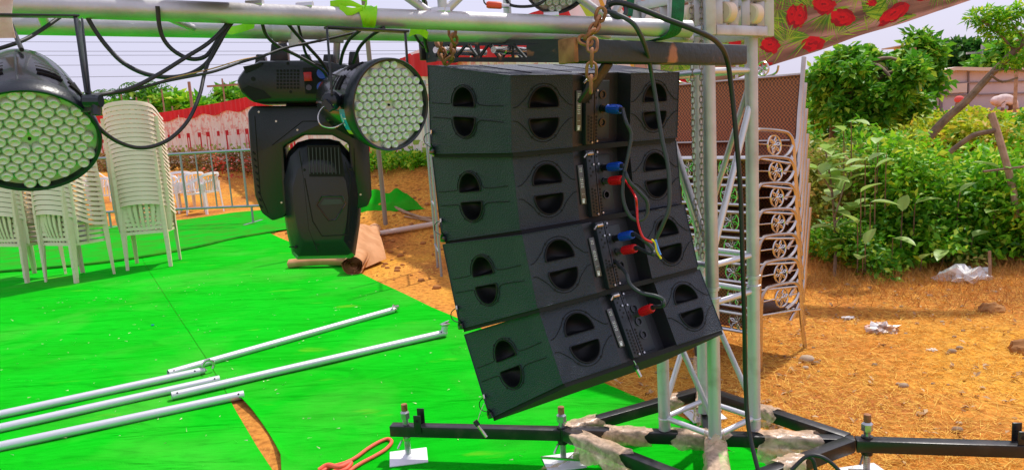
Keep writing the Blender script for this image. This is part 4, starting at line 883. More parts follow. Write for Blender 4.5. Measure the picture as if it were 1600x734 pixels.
cb([(466, 40), (472, 62), (478, 84), (490, 98), (508, 104)], .0036, 'thinner black cable dropping to the middle of the moving head', (1.9, 2.02)); cb([(562, 48), (546, 62), (536, 82), (532, 100)], .0044, 'black cable running down left of the middle spotlight body', (1.85, 2.0))
cb([(600, 44), (580, 56), (562, 74), (552, 98)], .0046, 'black cable arching down behind the middle spotlight', (1.85, 2.0)); cb([(646, 50), (652, 62), (662, 74)], .004, 'short black cable end by the left end of the flying frame', (2.1, 2.25))
cb([(655, -30), (662, 0), (665, 10), (664, 60), (668, 80)], .006, 'black strap-like cable crossing the beam beside the flying frame', (1.8, 2.25))
cb([(640, 6), (652, -6), (664, -20)], .003, 'thin black wire above the beam near the upright tube', (1.95, 1.95))
# ================================================================ PIPES ON THE CARPET
def ground_pipe(a, b, label, z=.032, r_=.0245, ends=None):
    A, B_ = Z(*a, z), Z(*b, z); t = thing('scaffold_pipe', label, 'pipe', (*A.lerp(B_, .5).xy, .01), group='loose aluminium pipes on the carpet')
    mb = MB(); mb.pipe(A, B_, r_, .003, 22); mb.build('pipe', alu_white, t, world=True)
    d_ = (B_-A).normalized(); mb = MB()
    for e_, s_ in ((A, 1), (B_, -1)):
        for q_ in (.03, ): 
            side = Vector((d_.y, -d_.x, 0)); side = side if side.y < 0 else -side; c_ = e_+d_*s_*q_; n_ = (side*.75+Vector((0, 0, .66))).normalized(); mb.cyl(c_+n_*(r_-.002), c_+n_*(r_+.0006), .0055, 10)
    mb.build('pin_hole', groove, t, world=True); return t, A, B_, d_
t1, a1, e_, d1 = ground_pipe((263, 583), (614, 484), 'farthest aluminium pipe on the carpet, with a small clamp at its right end')
mb = MB(); mb.tube([e_, e_+d1*.03], [.02, .02], 14); mb.box(e_+d1*.03+Vector((0, 0, .012)), (.05, .03, .035), Matrix.Rotation(.4, 3, 'Z')); mb.cyl(e_+Vector((0, -.03, .02)), e_+Vector((0, .05, .03)), .007, 8); mb.build('end_clamp', steel, t1, world=True, bevel=.003)
t2, a2, e_, d2 = ground_pipe((-160, 682), (312, 580), 'aluminium pipe ending in an open half coupler beside the carpet seam')
mb = MB(); mb.cyl(e_-d2*.05, e_+d2*.03, .021, 14); mb.build('spigot', alu_old, t2, world=True)
mb = MB(); c_ = e_+d2*.055+Vector((0, 0, .028)); mb.tube([c_+(d2*math.cos(a_)*.0+Vector((d2.y, -d2.x, 0))*0+d2*.034*math.cos(a_)+Vector((0, 0, .034*math.sin(a_)))) for a_ in np.linspace(-.9, 4.3, 22)], [.009]*22, 8); mb.cyl(c_+Vector((-.02, 0, .03)), c_+Vector((.02, -.02, .045)), .006, 8); mb.build('half_coupler', steel, t2, world=True)
t3, a3, e_, d3 = ground_pipe((-160, 704), (343, 592), 'aluminium pipe lying between the half-coupler pipe and the nearest pipe')
t4, a4, e_, d4 = ground_pipe((268, 618), (694, 520), 'long aluminium pipe ending in an upturned clamp near the speakers', z=.036)
mb = MB(); mb.sphere(e_+d4*.0, .026, 12, 8); mb.cyl(e_, e_+Vector((.01, .0, .055)), .023, 14); mb.build('elbow', alu_white, t4, world=True)
mb = MB(); c_ = e_+Vector((.01, 0, .062)); mb.box(c_, (.06, .04, .014), Matrix.Rotation(.5, 3, 'Z')); mb.cyl(c_+Vector((-.035, 0, .0)), c_+Vector((.03, .02, .02)), .006, 8); mb.build('clamp_plate', steel, t4, world=True, bevel=.003)
t5, a5, e_, d5 = ground_pipe((-160, 731), (381, 616), 'nearest aluminium pipe, ending over the slit of bare soil in the carpet')
# coral cord
cable([Z(480, 760, .016), Z(508, 733, .018), Z(540, 722, .02), Z(556, 714, .02), Z(575, 700, .02), Z(592, 690, .02), Z(606, 685, .02), Z(612, 690, .02), Z(603, 701, .02), Z(585, 712, .02), Z(566, 722, .02), Z(548, 734, .02), Z(530, 752, .02)], .0085, 'coral red cord lying in a narrow loop on the carpet at the bottom', coral, 'cord', 'cord')
cable([Z(498, 734, .018), Z(512, 726, .03), Z(530, 729, .035), Z(548, 722, .03), Z(540, 733, .02), Z(520, 737, .02)], .011, 'knotted end of the coral red cord at the bottom edge', coral, 'cord', 'cord')
# ================================================================ WHITE PLASTIC CHAIRS
def plastic_chair(m_, label, group, name='plastic_chair'):
    t = thing(name, label, 'chair', group=group)
    def band(path, h, th, drop):      # a vertical band with an outward lip along a path
        mb = MB(); vs = []; n_ = len(path)
        for i_, p in enumerate(path):
            p = Vector(p); tg = (Vector(path[min(i_+1, n_-1)])-Vector(path[max(i_-1, 0)])); tg.z = 0; tg.normalize(); o_ = Vector((tg.y, -tg.x, 0))
            hh = h(i_/(n_-1)) if callable(h) else h
            vs += [p+o_*.014, p+o_*.014+Vector((0, 0, -.008)), p+o_*.004+Vector((0, 0, -.012)), p+o_*drop+Vector((0, 0, -hh)), p+o_*(drop-th)+Vector((0, 0, -hh)), p-o_*th+Vector((0, 0, -.004)), p-o_*(th-.002)]
        k_ = 7; mb.add(vs, [(k_*i_+a_, k_*i_+(a_+1) % k_, k_*i_+k_+(a_+1) % k_, k_*i_+k_+a_) for i_ in range(n_-1) for a_ in range(k_)]+[tuple(range(k_))[::-1], tuple((n_-1)*k_+a_ for a_ in range(k_))]); return mb
    rim = spline([(.275, .20, .615), (.285, .06, .635), (.282, -.08, .695), (.255, -.19, .762), (.18, -.255, .796), (.06, -.283, .812), (-.06, -.283, .812), (-.18, -.255, .796), (-.255, -.19, .762), (-.282, -.08, .695), (-.285, .06, .635), (-.275, .20, .615)], 2)
    band(rim, lambda u: .034+.014*math.sin(math.pi*u), .004, -.006).build('top_rail', m_, t, smooth=40)
    mb = MB()
    for k_ in range(7):      # fan of slats
        a_ = (k_-3)/3; x1, y1, z1 = .20*a_, -.262+.05*a_*a_, .735-.03*a_*a_; x0, y0, z0 = .145*a_, -.205+.01*a_*a_, .44
        vs = []
        for s_ in range(4):
            q_ = s_/3; c_ = Vector((x0+(x1-x0)*q_, y0+(y1-y0)*q_-.012*math.sin(math.pi*q_), z0+(z1-z0)*q_)); w_ = .0135+.006*q_; vs += [c_+Vector((-w_, 0, 0)), c_+Vector((w_, 0, 0)), c_+Vector((w_, .005, 0)), c_+Vector((-w_, .005, 0))]
        mb.add(vs, [(4*i_+b, 4*i_+(b+1) % 4, 4*i_+4+(b+1) % 4, 4*i_+4+b) for i_ in range(3) for b in range(4)])
    mb.build('back_slats', m_, t)['kind'] = 'stuff'
    mb = MB(); N = 8; vs = []
    for j in range(N+1):
        for i_ in range(N+1):
            u, v = i_/N*2-1, j/N*2-1; vs.append((u*(.225+.02*v), v*.215+.0, .425-.018*(1-u*u)*(1-v*v)-.02*max(0, v)**4+.012*max(0, -v)**3))
    L_ = len(vs); mb.add(vs+[(x, y, z-.005) for x, y, z in vs], [(j*(N+1)+i_, j*(N+1)+i_+1, (j+1)*(N+1)+i_+1, (j+1)*(N+1)+i_) for j in range(N) for i_ in range(N)]+[(L_+j*(N+1)+i_, L_+(j+1)*(N+1)+i_, L_+(j+1)*(N+1)+i_+1, L_+j*(N+1)+i_+1) for j in range(N) for i_ in range(N)])
    edge = [(.225*s_, q_, .424) for s_, q_ in ((1, .2), (1, -.2))]
    mb.tube(spline([(-.245, .215, .405), (.245, .215, .405)], 3), .008, 6); mb.bar((-.21, -.213, .425), (.21, -.213, .425), .006, .035)
    for s_ in (-1, 1): mb.bar((.225*s_, -.2, .417), (.243*s_, .2, .410), .006, .032)
    mb.build('seat', m_, t)
    for s_ in (-1, 1):
        def leg(p0, p1, w0, w1):
            mb = MB(); p0, p1 = Vector(p0), Vector(p1)
            sx = Vector((s_, 0, 0)); sy = Vector((0, 1 if p0.y > 0 else -1, 0))
            for (ax_, ay_) in ((sx, sy), (sy, sx)):
                a, b = p0, p1; o_ = ay_*.003
                f_ = [a+o_, a-ax_*w0+o_, b-ax_*w1+o_, b+o_]; mb.prism(f_, [q_-ay_*.005 for q_ in f_])
            return mb
        leg((.262*s_, .215, .60), (.262*s_, .245, 0), .05, .032).build('leg', m_, t)
        leg((.238*s_, -.205, .60), (.250*s_, -.242, 0), .05, .034).build('leg', m_, t)
        for yy in (-.12, 0., .1):      # side stays under the arm
            pass
        mb = MB(); mb.bar((.272*s_, -.17, .63), (.25*s_, -.16, .43), .005, .07, up=(1, 0, 0)); mb.build('side_stay', m_, t); mb = MB(); mb.bar((.28*s_, -.02, .61), (.243*s_, -.02, .42), .005, .03, up=(1, 0, 0)); mb.build('side_stay', m_, t)
    return t
ORD = ['first', 'second', 'third', 'fourth', 'fifth', 'sixth', 'seventh', 'eighth', 'ninth', 'tenth', 'eleventh', 'twelfth', 'thirteenth', 'fourteenth', 'fifteenth', 'sixteenth', 'seventeenth', 'eighteenth', 'nineteenth', 'twentieth', 'twenty-first', 'twenty-second', 'twenty-third']
chair0 = plastic_chair(cream, '', 'cream plastic chairs in stacks')
def stack(n_, nearL, nearR, yaw, lbl, first=False, lean=(0, 0), zoff=.052, shift=0.):
    mid = (Z(*nearL)+Z(*nearR))/2; R = Matrix.Rotation(yaw, 3, 'Z'); o0 = mid-R @ Vector((0, -.285, 0))
    for k_ in range(n_):
        o = chair0 if (first and k_ == 0) else copy_tree(chair0)
        loc = o0+R @ Vector((0, shift*k_, 0))+Vector((lean[0]*k_, lean[1]*k_, .012+zoff*k_)); j = random.uniform(-.012, .012)
        o.matrix_basis = Matrix.Translation(loc) @ Matrix.Rotation(yaw+j, 4, 'Z')
        if k_ == 0: o['label'] = 'bottom cream plastic chair of %s, its legs on the green carpet' % lbl
        elif k_ == n_-1: o['label'] = 'topmost cream plastic chair of %s' % lbl
        else: o['label'] = 'cream plastic chair, %s from the bottom of %s' % (ORD[k_], lbl)
stack(23, (205, 424), (259, 420), .22, 'the tall right-hand stack', True, (-.0004, 0), .0515)
stack(15, (68, 445), (110, 444), -.38, 'the middle stack', False, (-.0004, 0), .0545)
stack(15, (-18, 446), (42, 443), -.36, 'the leftmost stack', False, (0, 0), .0545)
wc0 = plastic_chair(white_pl, 'white plastic chair behind the steel barrier, right of the tall cream stack', None)
def place(o, p, yaw): o.matrix_basis = Matrix.Translation(Vector((p.x, p.y, float(terrain(p.x, p.y))))) @ Matrix.Rotation(yaw, 4, 'Z')
place(wc0, Z(299, 330), 1.0)
for px, py, yw, l_ in ((322, 333, 1.25, 'white plastic chair behind the steel barrier, nearest the stage light'), (262, 334, .35, 'white plastic chair behind the steel barrier, half hidden by the tall cream stack'), (168, 336, .2, 'white plastic chair seen between the middle and the tall cream stacks'), (150, 326, .1, 'white plastic chair farther back between the cream stacks'), (285, 326, .45, 'white plastic chair just behind the one right of the tall cream stack')):
    o = copy_tree(wc0); o['label'] = l_; place(o, Z(px, py), yw)
# ================================================================ BARRIER
bars = [Z(-60, 366), Z(134, 363), Z(275, 358), Z(400, 350), Z(520, 342)]
fn = thing('crowd_barrier', 'grey steel crowd barrier with upright bars behind the chair stacks', 'barrier', tuple(bars[1]))
A0, A1 = Z(-60, 366), Z(430, 348)
zt, zl = 1.24, .30; dA = (A1-A0).normalized(); La = (A1-A0).length
galv = mat('galvanised_steel', (.34, .38, .42), .45, .7, .2, 40)
for z_ in (zt, zl): mb = MB(); mb.cyl(A0+Vector((0, 0, z_)), A1+Vector((0, 0, z_)), .021, 10); mb.build('rail', galv, fn, world=True)
k_ = 0; s_ = .1
while s_ < La:
    p = A0+dA*s_; mb = MB(); mb.cyl(p+Vector((0, 0, zl)), p+Vector((0, 0, zt)), .0135 if k_ % 4 else .02, 8); mb.build('upright', galv, fn, world=True); s_ += .285; k_ += 1
for s_ in (.4, La*.5, La-.4): p = A0+dA*s_; mb = MB(); mb.cyl(p+Vector((0, 0, 0)), p+Vector((0, 0, zl)), .02, 8); mb.bar(p+Vector((-.05, -.3, .02)), p+Vector((.05, .3, .02)), .05, .012); mb.build('foot', galv, fn, world=True)
# ================================================================ CLOTH WALL OF THE TENT
WALL = [(-70, 200, 1.10, 40), (145, 182, 1.1, 34), (233, 178, 1.05, 0), (320, 165, 1.05, 0), (392, 151, 1.05, 0), (500, 126, 1.05, 0), (612, 97, 1.05, 0), (700, 70, 1.05, 0), (790, 40, 1.05, 0), (900, -6, 1.05, 0)]
def yh(px): return 367-FPX*math.tan(PITCH)-(px-800)*math.tan(-ROLL)
WP = []
for px, py, hh, dd in WALL: d_ = FPX*hh/max(12, (yh(px)-py)) if not dd else dd; p = P(px, py, d_); WP.append(Vector((p.x, p.y, 0)))
WZ = [P(px, py, (FPX*hh/max(12, (yh(px)-py)) if not dd else dd)).z for px, py, hh, dd in WALL]
wl = spline(WP, 30); wz = [v.x for v in spline([Vector((z, 0, 0)) for z in WZ], 30)]
cum = [0]
for a, b in zip(wl, wl[1:]): cum.append(cum[-1]+(b-a).length)
def cloth_strip(name, z0f, z1f, m_, off=0., pleat=.05, per=.32, rows=8, thick=.004):
    N = int(cum[-1]/.05); vs = []; lay = []
    for i_ in range(N+1):
        s_ = cum[-1]*i_/N; j = min(int(np.searchsorted(cum, s_, side='right'))-1, len(wl)-2); t_ = (s_-cum[j])/max(1e-9, cum[j+1]-cum[j]); p = wl[j].lerp(wl[j+1], t_); zt_ = wz[j]+(wz[j+1]-wz[j])*t_
        e = (wl[j+1]-wl[j]).normalized(); n_ = Vector((e.y, -e.x, 0)); n_ = n_ if n_.dot(Vector((0, -1, 0)))+n_.dot(Vector((1, 0, 0)))*.0 > 0 else -n_
        for r_ in range(rows+1):
            v = r_/rows; z = z0f(s_, zt_)*(1-v)+z1f(s_, zt_)*v; w_ = pleat*(math.sin(2*math.pi*s_/per+.8*math.sin(s_*1.7))+.4*math.sin(2*math.pi*s_/(per*.43)))*(1-.35*v)
            q = p+n_*(off+w_); vs.append((q.x, q.y, z))
    W = rows+1; fs = [(i_*W+r_, i_*W+r_+1, (i_+1)*W+r_+1, (i_+1)*W+r_) for i_ in range(N) for r_ in range(rows)]; return MB().add(vs, fs)
# printed cloth: cream ground, red arches, green and pink sprigs, drawn by the material (flat print)
m = bpy.data.materials.new('printed_wall_cloth'); m.use_nodes = True; T = m.node_tree; B = T.nodes['Principled BSDF']; B.inputs['Roughness'].default_value = .9
uv = T.nodes.new('ShaderNodeUVMap'); 
class _tc: outputs = {'Object': uv.outputs[0]}
def math_(T, op, a, b=None, c=None):
    x = T.nodes.new('ShaderNodeMath'); x.operation = op
    for i_, v in enumerate((a, b, c)):
        if v is None: continue
        if isinstance(v, (int, float)): x.inputs[i_].default_value = v
        else: T.links.new(v, x.inputs[i_])
    return x.outputs[0]
sx = T.nodes.new('ShaderNodeSeparateXYZ'); T.links.new(uv.outputs[0], sx.inputs[0]); U, Vv = sx.outputs[0], sx.outputs[1]
fu = math_(T, 'FRACT', math_(T, 'MULTIPLY', U, 1/1.05)); cu = math_(T, 'ABSOLUTE', math_(T, 'SUBTRACT', fu, .5))       # arch columns
# arch: |x-.5| between .13 and .2, z between 1.15 and 2.0, with a closed top
def between(x, lo, hi): return math_(T, 'MULTIPLY', math_(T, 'GREATER_THAN', x, lo), math_(T, 'LESS_THAN', x, hi))
side_ = math_(T, 'MULTIPLY', between(cu, .105, .165), between(Vv, .95, 1.60)); cap_ = math_(T, 'MULTIPLY', math_(T, 'LESS_THAN', cu, .165), between(Vv, 1.50, 1.66)); arch = math_(T, 'MAXIMUM', side_, cap_)
n1_ = noise(T, _tc, 6, 4); n2_ = noise(T, _tc, 3.3, 3)
mp = T.nodes.new('ShaderNodeMapping'); mp.inputs['Scale'].default_value = (9, 1.4, 1); T.links.new(uv.outputs[0], mp.inputs[0]); n3_ = noise(T, _tc, 1, 3, mp.outputs[0])
base_ = ramp(T, n3_.outputs[0], [(.40, (.78, .45, .38)), (.47, (.82, .72, .60)), (.6, (.85, .80, .70)), (.7, (.80, .50, .42))]).outputs[0]
spr_ = math_(T, 'MULTIPLY', math_(T, 'GREATER_THAN', n1_.outputs[0], .54), between(Vv, .85, 1.25)); base_ = mixc(T, spr_, base_, (.30, .42, .05))
pk_ = math_(T, 'MULTIPLY', math_(T, 'GREATER_THAN', n1_.outputs[0], .56), between(Vv, 1.5, 2.4)); base_ = mixc(T, math_(T, 'MULTIPLY', pk_, .6), base_, (.75, .18, .14))
base_ = mixc(T, arch, base_, (.55, .015, .02))
T.links.new(base_, B.inputs['Base Color']); B.inputs['Subsurface Weight'].default_value = 0
mb = cloth_strip('w', lambda s_, z: .25, lambda s_, z: z-.18, m, 0, .045, .3, 10)
me = mb.mesh('tent_wall', smooth=80); me.materials.append(m)
def uvs(me, zc=True):
    uvl = me.uv_layers.new(name='UVMap'); XY = np.array([(p.x, p.y) for p in wl]); cu_ = np.array(cum)
    co = np.zeros(len(me.vertices)*3); me.vertices.foreach_get('co', co); co = co.reshape(-1, 3); s_ = np.zeros(len(co))
    for i_ in range(len(co)): s_[i_] = cu_[np.argmin(((XY-co[i_, :2])**2).sum(1))]
    # refine along the wall
    li = np.zeros(len(me.loops), dtype=np.int32); me.loops.foreach_get('vertex_index', li)
    for i_ in range(len(co)):
        k_ = int(np.argmin(np.abs(cu_-s_[i_]))); k2 = min(k_+1, len(XY)-1); e = XY[k2]-XY[k2-1]; L2 = np.hypot(*e); s_[i_] = cu_[k_]+np.dot(co[i_, :2]-XY[k_], e/L2)
    dat = np.stack([s_[li], co[li, 2]], 1).astype(np.float32); uvl.data.foreach_set('uv', dat.ravel())
uvs(me)
tw = thing('tent_wall', 'long pleated cloth wall, cream with red arch prints, under a bright red valance', 'cloth wall', tuple(WP[3])); o = link('wall_cloth', me); o.parent = tw; o.matrix_parent_inverse = tw.matrix_basis.inverted()
red_cloth = mat('red_valance_cloth', (.72, .01, .015), .85, 0, .4, 30, (.60, .008, .012), 2)
mb = cloth_strip('v', lambda s_, z: z-.32-.05*math.sin(s_*2.4), lambda s_, z: z, red_cloth, .06, .03, .55, 5); me = mb.mesh('valance', smooth=80); me.materials.append(red_cloth); o = link('valance', me); o.parent = tw; o.matrix_parent_inverse = tw.matrix_basis.inverted()
# striped roof drape and floral print skirt nearer the speakers
def px_sheet(name, poly_top, poly_bot, dT, dB, nu, nv, m_, label, cat, ripple=.05, per=9):
    mb = MB(); vs = []
    def at_(L, t): 
        L_ = spline([Vector((x, y, d_)) for (x, y), d_ in L], 8); k_ = t*(len(L_)-1); i_ = min(int(k_), len(L_)-2); return L_[i_].lerp(L_[i_+1], k_-i_)
    for j in range(nv+1):
        for i_ in range(nu+1):
            a = at_(poly_top, i_/nu); b = at_(poly_bot, i_/nu); q = a.lerp(b, j/nv); p = P(q.x, q.y, q.z); p += Vector((0, -1, 0))*ripple*(math.sin(per*2*math.pi*i_/nu+j/nv*2)+.4*math.sin(per*5*math.pi*i_/nu+j/nv*3)); vs.append(p)
    mb.add(vs, [(j*(nu+1)+i_, j*(nu+1)+i_+1, (j+1)*(nu+1)+i_+1, (j+1)*(nu+1)+i_) for j in range(nv) for i_ in range(nu)])
    o = solo(mb, name, m_, label, cat, smooth=80); uvl = o.data.uv_layers.new(name='UVMap'); 
    # faces keep their creation order, so the loops give u, v directly
    co = {}
    for poly in o.data.polygons:
        for li_ in poly.loop_indices:
            vi = o.data.loops[li_].vertex_index; uvl.data[li_].uv = ((vi % (nu+1))/nu, 1-(vi//(nu+1))/nv)
    return o
def stripe_mat(name, stops, sc, diag=.3):
    m = bpy.data.materials.new(name); m.use_nodes = True; T = m.node_tree; B = T.nodes['Principled BSDF']; B.inputs['Roughness'].default_value = .9
    uv = T.nodes.new('ShaderNodeUVMap'); sx = T.nodes.new('ShaderNodeSeparateXYZ'); T.links.new(uv.outputs[0], sx.inputs[0])
    v = math_(T, 'FRACT', math_(T, 'ADD', math_(T, 'MULTIPLY', sx.outputs[0], sc), math_(T, 'MULTIPLY', sx.outputs[1], diag)))
    r = ramp(T, v, stops); r.color_ramp.interpolation = 'CONSTANT'; T.links.new(r.outputs[0], B.inputs['Base Color']); return m
W_ = (.84, .78, .70)
ms = stripe_mat('striped_drape_cloth', [(0, W_), (.22, (.75, .02, .02)), (.30, W_), (.47, (.42, .60, .04)), (.58, W_), (.70, (.80, .45, .06)), (.76, W_), (.92, (.75, .02, .02))], 5, .8)
px_sheet('roof_drape', [((560, 122), 13), ((612, 98), 12.6), ((660, 76), 12.2), ((760, 42), 11), ((840, 20), 9.5), ((880, -12), 8.2), ((960, -60), 8), ((1060, -90), 8)], [((560, 178), 13), ((612, 176), 12.6), ((672, 175), 12.2), ((760, 178), 11), ((840, 180), 9.5), ((900, 180), 8.2), ((960, 180), 8), ((1075, 180), 7.6)], 0, 0, 90, 10, ms, 'white drape with red, green and orange stripes behind the middle spotlight', 'drape', .06, 9)
m = bpy.data.materials.new('red_flower_skirt'); m.use_nodes = True; T = m.node_tree; B = T.nodes['Principled BSDF']; B.inputs['Roughness'].default_value = .9
tc = T.nodes.new('ShaderNodeTexCoord'); vo = T.nodes.new('ShaderNodeTexVoronoi'); vo.inputs['Scale'].default_value = 3.6; T.links.new(tc.outputs['Object'], vo.inputs[0])
a = ramp(T, noise(T, tc, 9, 5).outputs[0], [(.38, (.16, .30, .03)), (.5, (.45, .48, .06)), (.62, (.62, .42, .12))]).outputs[0]
T.links.new(mixc(T, math_(T, 'LESS_THAN', vo.outputs['Distance'], .30), a, (.66, .015, .02)), B.inputs['Base Color'])
px_sheet('floral_skirt', [((560, 172), 12.9), ((612, 170), 12.5), ((672, 170), 12.1), ((800, 170), 11.6)], [((560, 248), 12.9), ((612, 248), 12.5), ((672, 250), 12.1), ((800, 255), 11.6)], 0, 0, 40, 8, m, 'cloth skirt printed with red flowers on yellow green, below the striped drape', 'cloth', .04, 7)
# floral canopy with printed roses and palm leaves
m = bpy.data.materials.new('brown_canopy_cloth'); m.use_nodes = True; T = m.node_tree; B = T.nodes['Principled BSDF']; B.inputs['Roughness'].default_value = .85
uv = T.nodes.new('ShaderNodeUVMap'); class_ = type('x', (), {'outputs': {'Object': uv.outputs[0]}}); mp = T.nodes.new('ShaderNodeMapping'); mp.inputs['Scale'].default_value = (2.2, 6, 1); T.links.new(uv.outputs[0], mp.inputs[0])
nz = noise(T, class_, 1, 5, mp.outputs[0]); a = ramp(T, nz.outputs[0], [(.3, (.07, .04, .03)), (.45, (.20, .10, .07)), (.58, (.42, .22, .18)), (.7, (.12, .08, .03))]); T.links.new(a.outputs[0], B.inputs['Base Color']); canopy_m = m; tr = T.nodes.new('ShaderNodeBsdfTranslucent'); T.links.new(a.outputs[0], tr.inputs[0]); mx = T.nodes.new('ShaderNodeMixShader'); mx.inputs[0].default_value = .5; T.links.new(B.outputs[0], mx.inputs[1]); T.links.new(tr.outputs[0], mx.inputs[2]); T.links.new(mx.outputs[0], T.nodes['Material Output'].inputs[0])
ctop = [((1000, -40), 6.2), ((1180, -60), 6.1), ((1350, -70), 5.9), ((1560, -80), 5.6), ((1640, -90), 5.6)]
cbot = [((985, 172), 6.5), ((1080, 150), 6.4), ((1190, 108), 6.2), ((1278, 80), 6.1), ((1344, 56), 6.0), ((1409, 37), 5.9), ((1468, 17), 5.8), ((1530, -4), 5.7), ((1600, -30), 5.7)]
can = px_sheet('floral_canopy', ctop, cbot, 0, 0, 120, 40, canopy_m, 'sloping canopy cloth printed with red roses and green palm leaves', 'canopy', .012, 5)
cw = [can.matrix_basis @ v.co for v in can.data.vertices]; ctop_s = [Vector((x, y, d_)) for (x, y), d_ in ctop]; cbot_s = [Vector((x, y, d_)) for (x, y), d_ in cbot]
from mathutils.bvhtree import BVHTree
bvh = BVHTree.FromPolygons([tuple(can.location+v.co) for v in can.data.vertices], [tuple(p.vertices) for p in can.data.polygons])
def oncan(px, py, off):
    h = bvh.ray_cast(CAM, ray(px, py).normalized())
    if h[0] is None: return None
    n_ = h[1] if h[1].dot(CAM-h[0]) > 0 else -h[1]
    return h[0]+n_*off-Vector(can.location)
pg = [mat('palm_print', (.03, .22, .01), .85, col2=(.38, .58, .03), island=True, lo=0, hi=1)]
mb = MB(); rl_ = random.Random(3)
fans = [(x+rl_.uniform(-12, 12), y+rl_.uniform(-8, 8)) for x in range(1010, 1560, 42) for y in range(-60, 170, 40)]
for k_, (fx, fy) in enumerate(fans):
    a0 = rl_.uniform(0, 6.28); sw_ = rl_.uniform(1.2, 2.4); 
    for j in range(30):
        a_ = a0+sw_*(j/29-.5)*2; L_ = rl_.uniform(32, 60); 
        pts = [(fx+math.cos(a_)*L_*t_, fy+math.sin(a_)*L_*t_*.8+4*t_*t_) for t_ in (.05, .5, 1.)]; qs = [oncan(*p, .003+.0005*(k_ % 4)) for p in pts]
        if any(q is None for q in qs): continue
        dd = (qs[2]-qs[0]).normalized(); sd_ = dd.cross(Vector((0, -1, 0))).normalized(); w_ = .0055
        mb.add([qs[0], qs[1]+sd_*w_, qs[2], qs[1]-sd_*w_], [(0, 1, 2, 3)])
o = mb.build('palm_leaf_print', pg[0], can, smooth=0); o['kind'] = 'stuff'
rose_m = mat('rose_print', (.68, .006, .012), .8, col2=(.30, .004, .01), island=True, lo=.2, hi=1)
for rx, ry, rw, rh, ra in ((1287, 8, 17, 15, 0), (1249, 26, 11, 19, .3), (1316, 28, 19, 14, 0), (1396, 22, 28, 11, -.6), (1270, 69, 17, 12, -.2), (1203, 71, 15, 13, 0), (1196, 105, 14, 8, 0), (1148, 66, 10, 9, 0), (1237, 24, 8, 16, .2), (1066, 130, 9, 9, 0), (1088, 104, 10, 8, 0), (1356, -18, 16, 13, 0), (1440, -8, 15, 10, 0), (1020, 150, 9, 8, 0), (1362, 5, 8, 6, 0), (1130, 150, 9, 7, 0), (1210, 128, 12, 6, .4)):
    mb = MB()
    for lay, (sc, np_) in enumerate(((1, 7), (.72, 6), (.45, 5), (.22, 3))):
        for j in range(np_):
            a_ = 2*math.pi*(j/np_)+lay*.5; cx, cy = math.cos(a_)*sc*.55, math.sin(a_)*sc*.55; pl_ = []
            for b_ in np.linspace(0, 2*math.pi, 9)[:-1]:
                x, y = cx+math.cos(b_)*sc*.48*(.8+.6*rl_.random()), cy+math.sin(b_)*sc*.48*(.8+.6*rl_.random()); xr, yr = x*rw, y*rh; q = oncan(rx+xr*math.cos(ra)-yr*math.sin(ra), ry+xr*math.sin(ra)+yr*math.cos(ra), .006+lay*.0012+j*.0001)
                if q is not None: pl_.append(q)
            if len(pl_) > 3: mb.add(pl_, [tuple(range(len(pl_)))])
    if mb.v: mb.build('rose_print', rose_m, can, smooth=0)
# ================================================================ STEEL BENCHES STACKED ON THE RIGHT
m = bpy.data.materials.new('brown_woven_mesh'); m.use_nodes = True; T = m.node_tree; B = T.nodes['Principled BSDF']; B.inputs['Roughness'].default_value = .6
tc = T.nodes.new('ShaderNodeTexCoord'); mp = T.nodes.new('ShaderNodeMapping'); mp.inputs['Scale'].default_value = (90, 90, 90); T.links.new(tc.outputs['Object'], mp.inputs[0])
ch = T.nodes.new('ShaderNodeTexChecker'); ch.inputs['Scale'].default_value = 1; T.links.new(mp.outputs[0], ch.inputs[0]); ch.inputs[1].default_value = (.42, .125, .035, 1); ch.inputs[2].default_value = (.12, .035, .013, 1); T.links.new(ch.outputs[0], B.inputs['Base Color'])
bu = T.nodes.new('ShaderNodeBump'); bu.inputs['Strength'].default_value = .6; bu.inputs['Distance'].default_value = .003; T.links.new(ch.outputs['Fac'], bu.inputs['Height']); T.links.new(bu.outputs[0], B.inputs['Normal']); weave = m
bronze = mat('weathered_chrome', (.42, .35, .29), .25, .95, .1, 60, (.60, .55, .50), 3, .35, .65)
